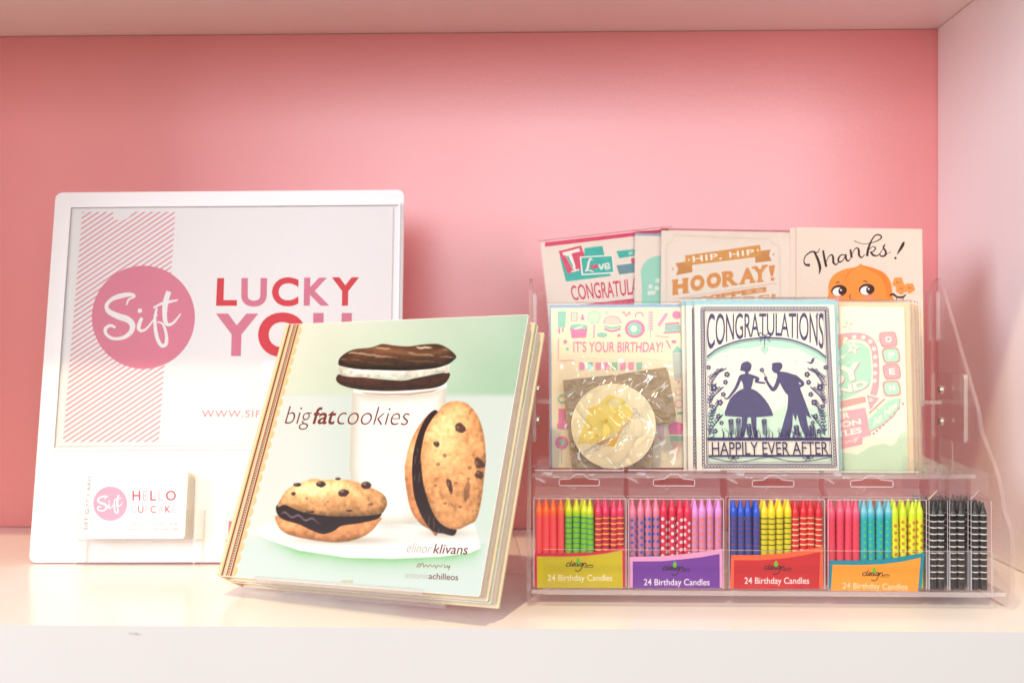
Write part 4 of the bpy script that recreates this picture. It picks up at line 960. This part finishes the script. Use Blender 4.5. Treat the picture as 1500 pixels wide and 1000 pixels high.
for i in range(30):
    t = i / 29; x, y = lerp((400, 860), (770, 560), t); y += 60 * math.sin(t * 3.1) * .6
    A.ring(x + rr.uniform(-20, 20), y + rr.uniform(-16, 16), rr.uniform(12, 22), 3, (206, 196, 206), n=9)
child(b, 'round_disc', tagset)
# crumpled wrapper: one sheet with folds
def fold(a, q):
    return .0046 + .0022 * math.sin(a * 160 + q * 90) * math.sin(q * 210 - a * 60) + .0015 * math.sin(a * 420 + 3 * math.sin(q * 150))
q = q7((205, 930), (1080, 930), (1080, 150), (195, 150)); xa, xb, yt = q[0][0], q[1][0], q[2][1]
b = MB(); NXW, NYW = 46, 44; V = []
for j in range(NYW):
    for i in range(NXW):
        s_, t_ = i / (NXW - 1), j / (NYW - 1); a = xa + (xb - xa) * s_; bb = .0006 + (yt - .0006 - (.004 * s_)) * t_
        inset = .002 * math.sin(t_ * 9) ; e = min(1, 6 * min(s_, 1 - s_, max(t_, .3), 1 - t_ + .02))
        V.append((a + inset * (s_ - .5), bb + .0012 * math.sin(s_ * 11) * t_, -.0005 + (fold(a, bb) + .0006) * e * (1 if True else 0)))
b.faces(V, [(j * NXW + i, j * NXW + i + 1, (j + 1) * NXW + i + 1, (j + 1) * NXW + i) for j in range(NYW - 1) for i in range(NXW - 1)], CRINKLE, True); child(b, 'wrapper', tagset)

# ------------------------------------------------------------------ boxes of birthday candles
CL, CR = .0605, .00262
def candle_mesh(base, tip, bands=None, dots=None, lo=.004):
    """moulded candle: tapered tip, printed rings or dots"""
    b = MB(); w0, w1 = wax(base), wax(tip)
    prof, mats = [(CR * .96, 0), (CR, .0006)], [w0]
    z_top = CL - .0085
    if bands:
        c, wd, step, top = bands; z = top; zs = []
        while z > lo: zs.append(z); z -= step
        for z in reversed(zs):
            prof.append((CR, z)); mats.append(w0); prof.append((CR * 1.015, z + .0001)); mats.append(wax(c)); prof.append((CR * 1.015, z + wd)); mats.append(wax(c)); prof.append((CR, z + wd + .0001)); mats.append(wax(c))
    mixc = lambda t: tuple(int(p + (q - p) * t) for p, q in zip(base, tip))
    prof.append((CR, z_top - .0045)); mats.append(w0)
    for k in range(1, 6): prof.append((CR, z_top - .0045 + .0009 * k)); mats.append(wax(mixc(k / 6)))
    for r_, z in ((.97, .001), (.82, .0026), (.6, .0044), (.43, .006), (.34, .0078), (.27, .0085)): prof.append((CR * r_, z_top + z)); mats.append(w1)
    b.lathe(prof, mats, 16)
    if dots:
        c, r, step, top, hole = dots; m = wax(c); cols = 5
        for k in range(cols):
            th = 2 * math.pi * k / cols; z = top - (k % 2) * step / 2
            while z > lo:
                V = [(1.012 * CR * math.cos(th), 1.012 * CR * math.sin(th), z)]
                for i in range(12):
                    t = 2 * math.pi * i / 12; th2 = th + r * math.cos(t) / CR; V.append((1.012 * CR * math.cos(th2), 1.012 * CR * math.sin(th2), z + r * math.sin(t)))
                b.faces(V, [(0, 1 + i, 1 + (i + 1) % 12) for i in range(12)], m, True)
                if hole:
                    V2 = [(p[0] * 1.006, p[1] * 1.006, z + (p[2] - z) * .42) if n_ else (p[0] * 1.006, p[1] * 1.006, z) for n_, p in enumerate(V)]
                    for n_ in range(1, 13):
                        t = 2 * math.pi * (n_ - 1) / 12; th2 = th + .42 * r * math.cos(t) / CR; V2[n_] = (1.018 * CR * math.cos(th2), 1.018 * CR * math.sin(th2), z + .42 * r * math.sin(t))
                    b.faces(V2, [(0, 1 + i, 1 + (i + 1) % 12) for i in range(12)], wax(hole), True)
                z -= step
    o = b.build('birthday_candle'); return o
PLACES = ('leftmost', 'second from the left', 'third from the left', 'rightmost')
def place_candles(proto, spots, labels, group):
    for i, ((x, y, z), lab) in enumerate(zip(spots, labels)):
        o = proto if i == 0 else proto.copy()
        if i: COL.objects.link(o)
        o.location = (x, y, z); o.rotation_euler = (random.uniform(-.006, .006), random.uniform(-.014, .014), random.uniform(0, 6.28))
        tag(o, lab, 'candle', group)
BOXF = .0665; BD = .0135
FLOORZ = T1 + .0002
kc1, kc2 = Crop(750, 670, 4.547), Crop(1040, 670, 4.547)
def slot_tab(x0, x1, z0, z1, y, mb, lean=0):
    """hang tab with its slot cut out"""
    cx, cz = (x0 + x1) / 2, z0 + (z1 - z0) * .52; hw, hh = (x1 - x0) * .22, (z1 - z0) * .12
    hole = [(cx - hw, cz - hh), (cx + hw, cz - hh), (cx + hw, cz + hh * .7), (cx + hw * .45, cz + hh), (cx + hw * .2, cz + hh * 2.4), (cx - hw * .2, cz + hh * 2.4), (cx - hw * .45, cz + hh), (cx - hw, cz + hh * .7)]
    outer = [(x0, z0), (x1, z0), (x1, z1), (cx + hw * 1.0, z1), (cx + hw * .3, z1), (cx - hw * .3, z1), (cx - hw, z1), (x0, z1)]
    P = lambda q, d: (q[0], y + lean * (q[1] - z0) + d, q[1])
    n = 8; T = .0005
    F = [P(q, 0) for q in outer] + [P(q, 0) for q in hole]; K = [P(q, T) for q in outer] + [P(q, T) for q in hole]
    mb.faces(F + K, [(i, (i + 1) % n, n + (i + 1) % n, n + i) for i in range(n)], TAB)
    mb.faces(F + K, [(n + i, n + (i + 1) % n, 3 * n + (i + 1) % n, 3 * n + i) for i in range(n)] + [(i, 2 * n + i, 2 * n + (i + 1) % n, (i + 1) % n) for i in range(1, n)], ACETATE_EDGE)
def label_art(A, k, dx, dy, border, field, ink, logo, sl=0.):
    """printed insert: coloured field with a swooping top edge, leaf logo, words"""
    pass
def candle_box(word, pxl, pxr, ztop_px, crop, lab, sets, tabtop):
    p0 = on_y(pxl, 862, BOXF); x0, x1 = p0.x, on_y(pxr, 862, BOXF).x; W = x1 - x0; H = CL + .002
    M = Matrix.Translation((x0, BOXF, FLOORZ)); t = tag(empty('candle_box', M), lab['label'], 'candle box', 'boxes of birthday candles in the bottom tray')
    b = MB(); e = .00025
    V = [(0, 0, 0), (W, 0, 0), (W, BD, 0), (0, BD, 0), (0, 0, H), (W, 0, H), (W, BD, H), (0, BD, H)]
    b.faces(V, [(0, 1, 5, 4), (1, 2, 6, 5), (2, 3, 7, 6), (3, 0, 4, 7), (4, 5, 6, 7), (0, 3, 2, 1)], ACETATE)
    for x in (0, W):      # folded corners catch the light
        for y in (0, BD): b.box(x - e, x + e, y - e, y + e, 0, H, ACETATE_EDGE)
    b.box(0, W, -e, e, H - e, H + e, ACETATE_EDGE); b.box(0, W, BD - e, BD + e, H - e, H + e, ACETATE_EDGE)
    child(b, 'clear_body', t)
    b = MB(); zt = on_y(pxl, tabtop, BOXF + BD).z - FLOORZ; slot_tab(.0006, W - .0006, H + .0008, zt, BD - .0006, b, .03)
    Tm = .0004; cx = W / 2; cz = H + .0008 + (zt - H - .0008) * .52; hw, hh = (W - .0012) * .22, (zt - H) * .12     # raised bead round the slot
    bead = [(cx - hw, cz - hh), (cx + hw, cz - hh), (cx + hw, cz + hh * .7), (cx + hw * .45, cz + hh), (cx + hw * .2, cz + hh * 2.4), (cx - hw * .2, cz + hh * 2.4), (cx - hw * .45, cz + hh), (cx - hw, cz + hh * .7)]
    for i in range(8):
        (xa_, za_), (xb_, zb_) = bead[i], bead[(i + 1) % 8]; L_ = math.hypot(xb_ - xa_, zb_ - za_); ux, uz = (xb_ - xa_) / L_, (zb_ - za_) / L_
        q = [(xa_ + uz * 0 , za_), (xb_, zb_), (xb_ + uz * .0006, zb_ - ux * .0006), (xa_ + uz * .0006, za_ - ux * .0006)]
        b.prism(q, BD - .0012, BD - .0007, ACETATE_EDGE, order=(0, 2, 1))
    b.box(.0006, W - .0006, BD - .0012, BD - .0002, zt - .0004, zt + .0003, ACETATE_EDGE)
    # gusset sloping from the front edge up to the tab
    b.faces([(.001, .0005, H + .0005), (W - .001, .0005, H + .0005), (W - .001, BD - .0008, H + .0065), (.001, BD - .0008, H + .0065)], [(0, 1, 2, 3)], TAB)
    child(b, 'hang_tab', t)
    # printed insert inside the front face
    fl = Frame((x0, BOXF + .0006, FLOORZ)); bt = lab['border']; b = MB()
    pts = [fl.px(*q) for q in crop(*lab['outer'])]; pts = [(max(.0006, min(W - .0006, a)), max(.0004, q)) for a, q in pts]
    b.prism([(a, q) for a, q in pts], -.0004, 0, paper(bt, .35))
    A = Art(b, fl, crop, mat=lambda c: paper(c, .35)); A.poly(lab['inner'], lab['field'])
    ox, oy = lab['logo']; K = (52, 30, 28)
    g = lambda *P: [(x + ox, y + oy) for x, y in P]
    for P in (((44, -24), (34, 2), (36, 13), (46, 8)), ((35, -4), (20, -9), (7, 1), (8, 12), (22, 12), (34, 0)), ((46, 6), (58, 2), (62, -6), (54, -9), (47, 2), (50, 12), (62, 9), (74, -9), (80, 4), (75, 13), (66, 12)),
              ((86, -6), (83, 8), (88, 13), (95, 8)), ((113, -6), (101, -8), (95, 4), (101, 12), (110, 3), (115, -8), (109, 22), (93, 43), (74, 46), (65, 37)), ((122, -7), (118, 12)), ((118, 7), (130, -8), (138, -4), (135, 9), (142, 12), (160, 6), (186, 9))):
        A.stroke(g(*P), 6.2, K)
    A.stroke(g((120, 20), (188, 20)), 4, K, 0)
    A.poly(g((76, -6), (72, -26), (84, -44), (96, -26), (92, -6)), (96, 196, 50), 3)
    (tx0, ty0, tx1, ty1) = lab['text']
    A.rtext('24 Birthday Candles', tx0, ty0, tx1, ty1, lab['ink'], lab.get('slope', .01), bold=.004)
    o = child(b, 'printed_insert', t); o.matrix_basis = M.inverted() @ fl.matrix()
    # twelve candles in the front row, four of each colour
    pitch = (W - .0016) / 12; n = 0
    for (cname, kw) in sets:
        pr = candle_mesh(**kw); sp = []
        for i in range(4):
            sp.append((x0 + .0008 + pitch * (n + .5), BOXF + .0037 + random.uniform(-.0001, .0001), FLOORZ + .0003 + random.uniform(0, .0014))); n += 1
        place_candles(pr, sp, ['%s %s candle of four in the %s-label box' % (PLACES[i], cname, word) for i in range(4)], '%s candles in the %s-label box' % (cname, word))
    n = 0
    for (cname, kw) in sets:      # the row behind shows between the front tips
        pr = candle_mesh(**kw); sp = []
        for i in range(4): sp.append((x0 + .0008 + pitch * (n + .5), BOXF + .0098, FLOORZ + .0003 + random.uniform(0, .0014))); n += 1
        place_candles(pr, sp, ['%s back-row %s candle of four in the %s-label box' % (PLACES[i], cname, word) for i in range(4)], 'back row %s candles in the %s-label box' % (cname, word))
L1 = dict(label='clear candle box with an olive insert, leftmost in the bottom tray', border=(214, 36, 78), field=(206, 190, 30), ink=(252, 244, 210),
          outer=[(133, 872), (770, 872), (764, 592), (660, 612), (520, 632), (350, 636), (150, 638)], inner=[(168, 866), (738, 866), (734, 614), (620, 638), (480, 654), (320, 658), (166, 656)], logo=(356, 708), text=(238, 778, 668, 832), slope=.0)
L2 = dict(label='clear candle box with a purple insert, second in the bottom tray', border=(236, 164, 208), field=(116, 60, 160), ink=(250, 240, 246),
          outer=[(778, 872), (1404, 872), (1402, 606), (1290, 622), (1160, 640), (1000, 656), (780, 660)], inner=[(804, 868), (1384, 868), (1382, 640), (1270, 660), (1150, 674), (1000, 688), (804, 690)], logo=(1000, 734), text=(878, 806, 1316, 862), slope=.0)
L3 = dict(label='clear candle box with a red insert and orange border, third in the bottom tray', border=(250, 106, 62), field=(204, 40, 48), ink=(252, 240, 236),
          outer=[(130, 878), (752, 876), (752, 592), (650, 610), (500, 634), (340, 648), (142, 648)], inner=[(158, 874), (726, 872), (736, 626), (620, 650), (500, 668), (340, 682), (160, 682)], logo=(356, 730), text=(230, 796, 660, 852), slope=.0)
L4 = dict(label='clear candle box with an orange insert and teal border, fourth in the bottom tray', border=(0, 146, 166), field=(255, 164, 50), ink=(255, 226, 180),
          outer=[(784, 886), (1408, 892), (1430, 632), (1310, 654), (1160, 676), (1000, 684), (798, 684)], inner=[(806, 884), (1386, 890), (1404, 664), (1290, 690), (1150, 708), (1000, 714), (816, 712)], logo=(1010, 772), text=(884, 830, 1316, 882), slope=.02)
b_ = lambda c, w_=.0007, st=.0037, top=.0475: (c, w_, st, top)
candle_box('olive', 782, 917, 735, kc1, L1, (
    ('coral', dict(base=(250, 84, 92), tip=(255, 120, 50))), ('lime green-ringed', dict(base=(130, 196, 20), tip=(218, 230, 20), bands=b_((20, 140, 140)))), ('crimson gold-ringed', dict(base=(190, 30, 62), tip=(226, 50, 100), bands=b_((255, 190, 80))))), 688)
candle_box('purple', 921, 1060, 735, kc1, L2, (
    ('pink blue-dotted', dict(base=(190, 112, 140), tip=(240, 130, 160), dots=((30, 100, 200), .0011, .0052, .047, None))), ('red white-dotted', dict(base=(206, 22, 62), tip=(230, 30, 80), dots=((255, 240, 246), .0012, .0052, .047, None))), ('lilac orange-dotted', dict(base=(206, 130, 178), tip=(230, 150, 220), dots=((250, 130, 90), .0012, .0052, .047, None)))), 688)
candle_box('red', 1068, 1208, 735, kc2, L3, (
    ('blue red-ringed', dict(base=(44, 70, 150), tip=(20, 84, 210), bands=b_((130, 50, 80), .0008))), ('yellow black-ringed', dict(base=(214, 200, 10), tip=(255, 226, 20), bands=b_((40, 36, 10), .0006))), ('scarlet cream-ringed', dict(base=(206, 22, 34), tip=(222, 20, 40), bands=b_((255, 216, 150))))), 690)
candle_box('orange', 1213, 1357, 735, kc2, L4, (
    ('rose red-dotted', dict(base=(230, 60, 96), tip=(246, 96, 130), dots=((246, 80, 60), .0009, .0048, .045, None))), ('turquoise green-dotted', dict(base=(10, 168, 180), tip=(120, 200, 216), dots=((80, 220, 60), .0009, .0048, .046, None))), ('lime red-dotted', dict(base=(222, 226, 10), tip=(212, 236, 20), dots=((226, 50, 50), .0011, .0050, .046, (214, 200, 10))))), 690)
# three boxes stand end-on at the right
BLK = dict(base=(22, 18, 16), tip=(30, 28, 22), bands=((240, 236, 232), .0006, .0044, .0515))
for j, (pxl, pxr, word) in enumerate(((1361, 1388, 'first'), (1391, 1418, 'middle'), (1422.5, 1452, 'last'))):
    x0, x1 = on_y(pxl, 866, BOXF - .002).x, on_y(pxr, 866, BOXF - .002).x; W = x1 - x0; H = CL + .002; D = .058; y0 = BOXF - .002
    t = tag(empty('candle_box', Matrix.Translation((x0, y0, FLOORZ))), 'clear box of black candles turned end-on, %s, right of the tray' % {'first': 'nearest the orange insert', 'middle': 'middle of three', 'last': 'nearest the side panel'}[word], 'candle box', 'boxes of birthday candles in the bottom tray')
    b = MB(); e = .00016
    V = [(0, 0, 0), (W, 0, 0), (W, D, 0), (0, D, 0), (0, 0, H), (W, 0, H), (W, D, H), (0, D, H)]
    b.faces(V, [(0, 1, 5, 4), (1, 2, 6, 5), (2, 3, 7, 6), (3, 0, 4, 7), (4, 5, 6, 7), (0, 3, 2, 1)], ACETATE)
    for x in (0, W): b.box(x - e, x + e, -e, e, 0, H, ACETATE_EDGE)
    child(b, 'clear_body', t)
    # side hang tab seen edge-on, plus the open end flap
    zt = on_y(pxl, 684 + j * 1, y0).z - FLOORZ
    b = MB(); b.faces([(.0006, .002, H + .0004), (.0006, D, H + .0004), (.0004, D, zt + .003), (.0004, .002, zt)], [(0, 1, 2, 3)], TAB)
    b.faces([(.0004, .002, zt), (W - .0004, .004, zt - .0035), (W - .0004, .004, H + .0005), (.0004, .002, H + .0005)], [(0, 1, 2, 3)], TAB)
    child(b, 'hang_tab', t)
    b = MB(); q = W * (.45 if j else .5)
    if j != 1: b.faces([(.0002, .0006, H + .0004), (q, .0012, H + .0066), (q + .0006, .0042, H + .0066), (.0002, .004, H + .0004)], [(0, 1, 2, 3)], paper((226, 206, 186)) if j == 0 else ACETATE_EDGE); b.faces([(q, .0012, H + .0066), (W - .0006, .0008, H + .0004), (W - .0006, .004, H + .0004), (q + .0006, .0042, H + .0066)], [(0, 1, 2, 3)], ACETATE_EDGE); child(b, 'end_flap', t)
    b = MB(); b.box(.0003, .0008, .0006, D - .001, .0004, H * .44, paper((196, 206, 216))); child(b, 'printed_insert', t)
    sp = [(x0 + .0008 + (W - .0016) * f_, y0 + .0034 + r_ * .0058, FLOORZ + .0003) for r_ in range(8) for f_ in (.26, .74)]
    labs = []
    for r_ in range(8):
        for sd in ('left', 'right'):
            where = {'first': 'box beside the orange-label box', 'middle': 'middle end-on box', 'last': 'end-on box nearest the side panel'}[word]
            labs.append('%s black white-ringed candle at the front of the %s' % (sd, where) if r_ == 0 else '%s black candle %d rows back in the %s' % (sd, r_, where))
    pr = candle_mesh(**BLK); place_candles(pr, sp, labs, 'black candles in the %s end-on box' % word)
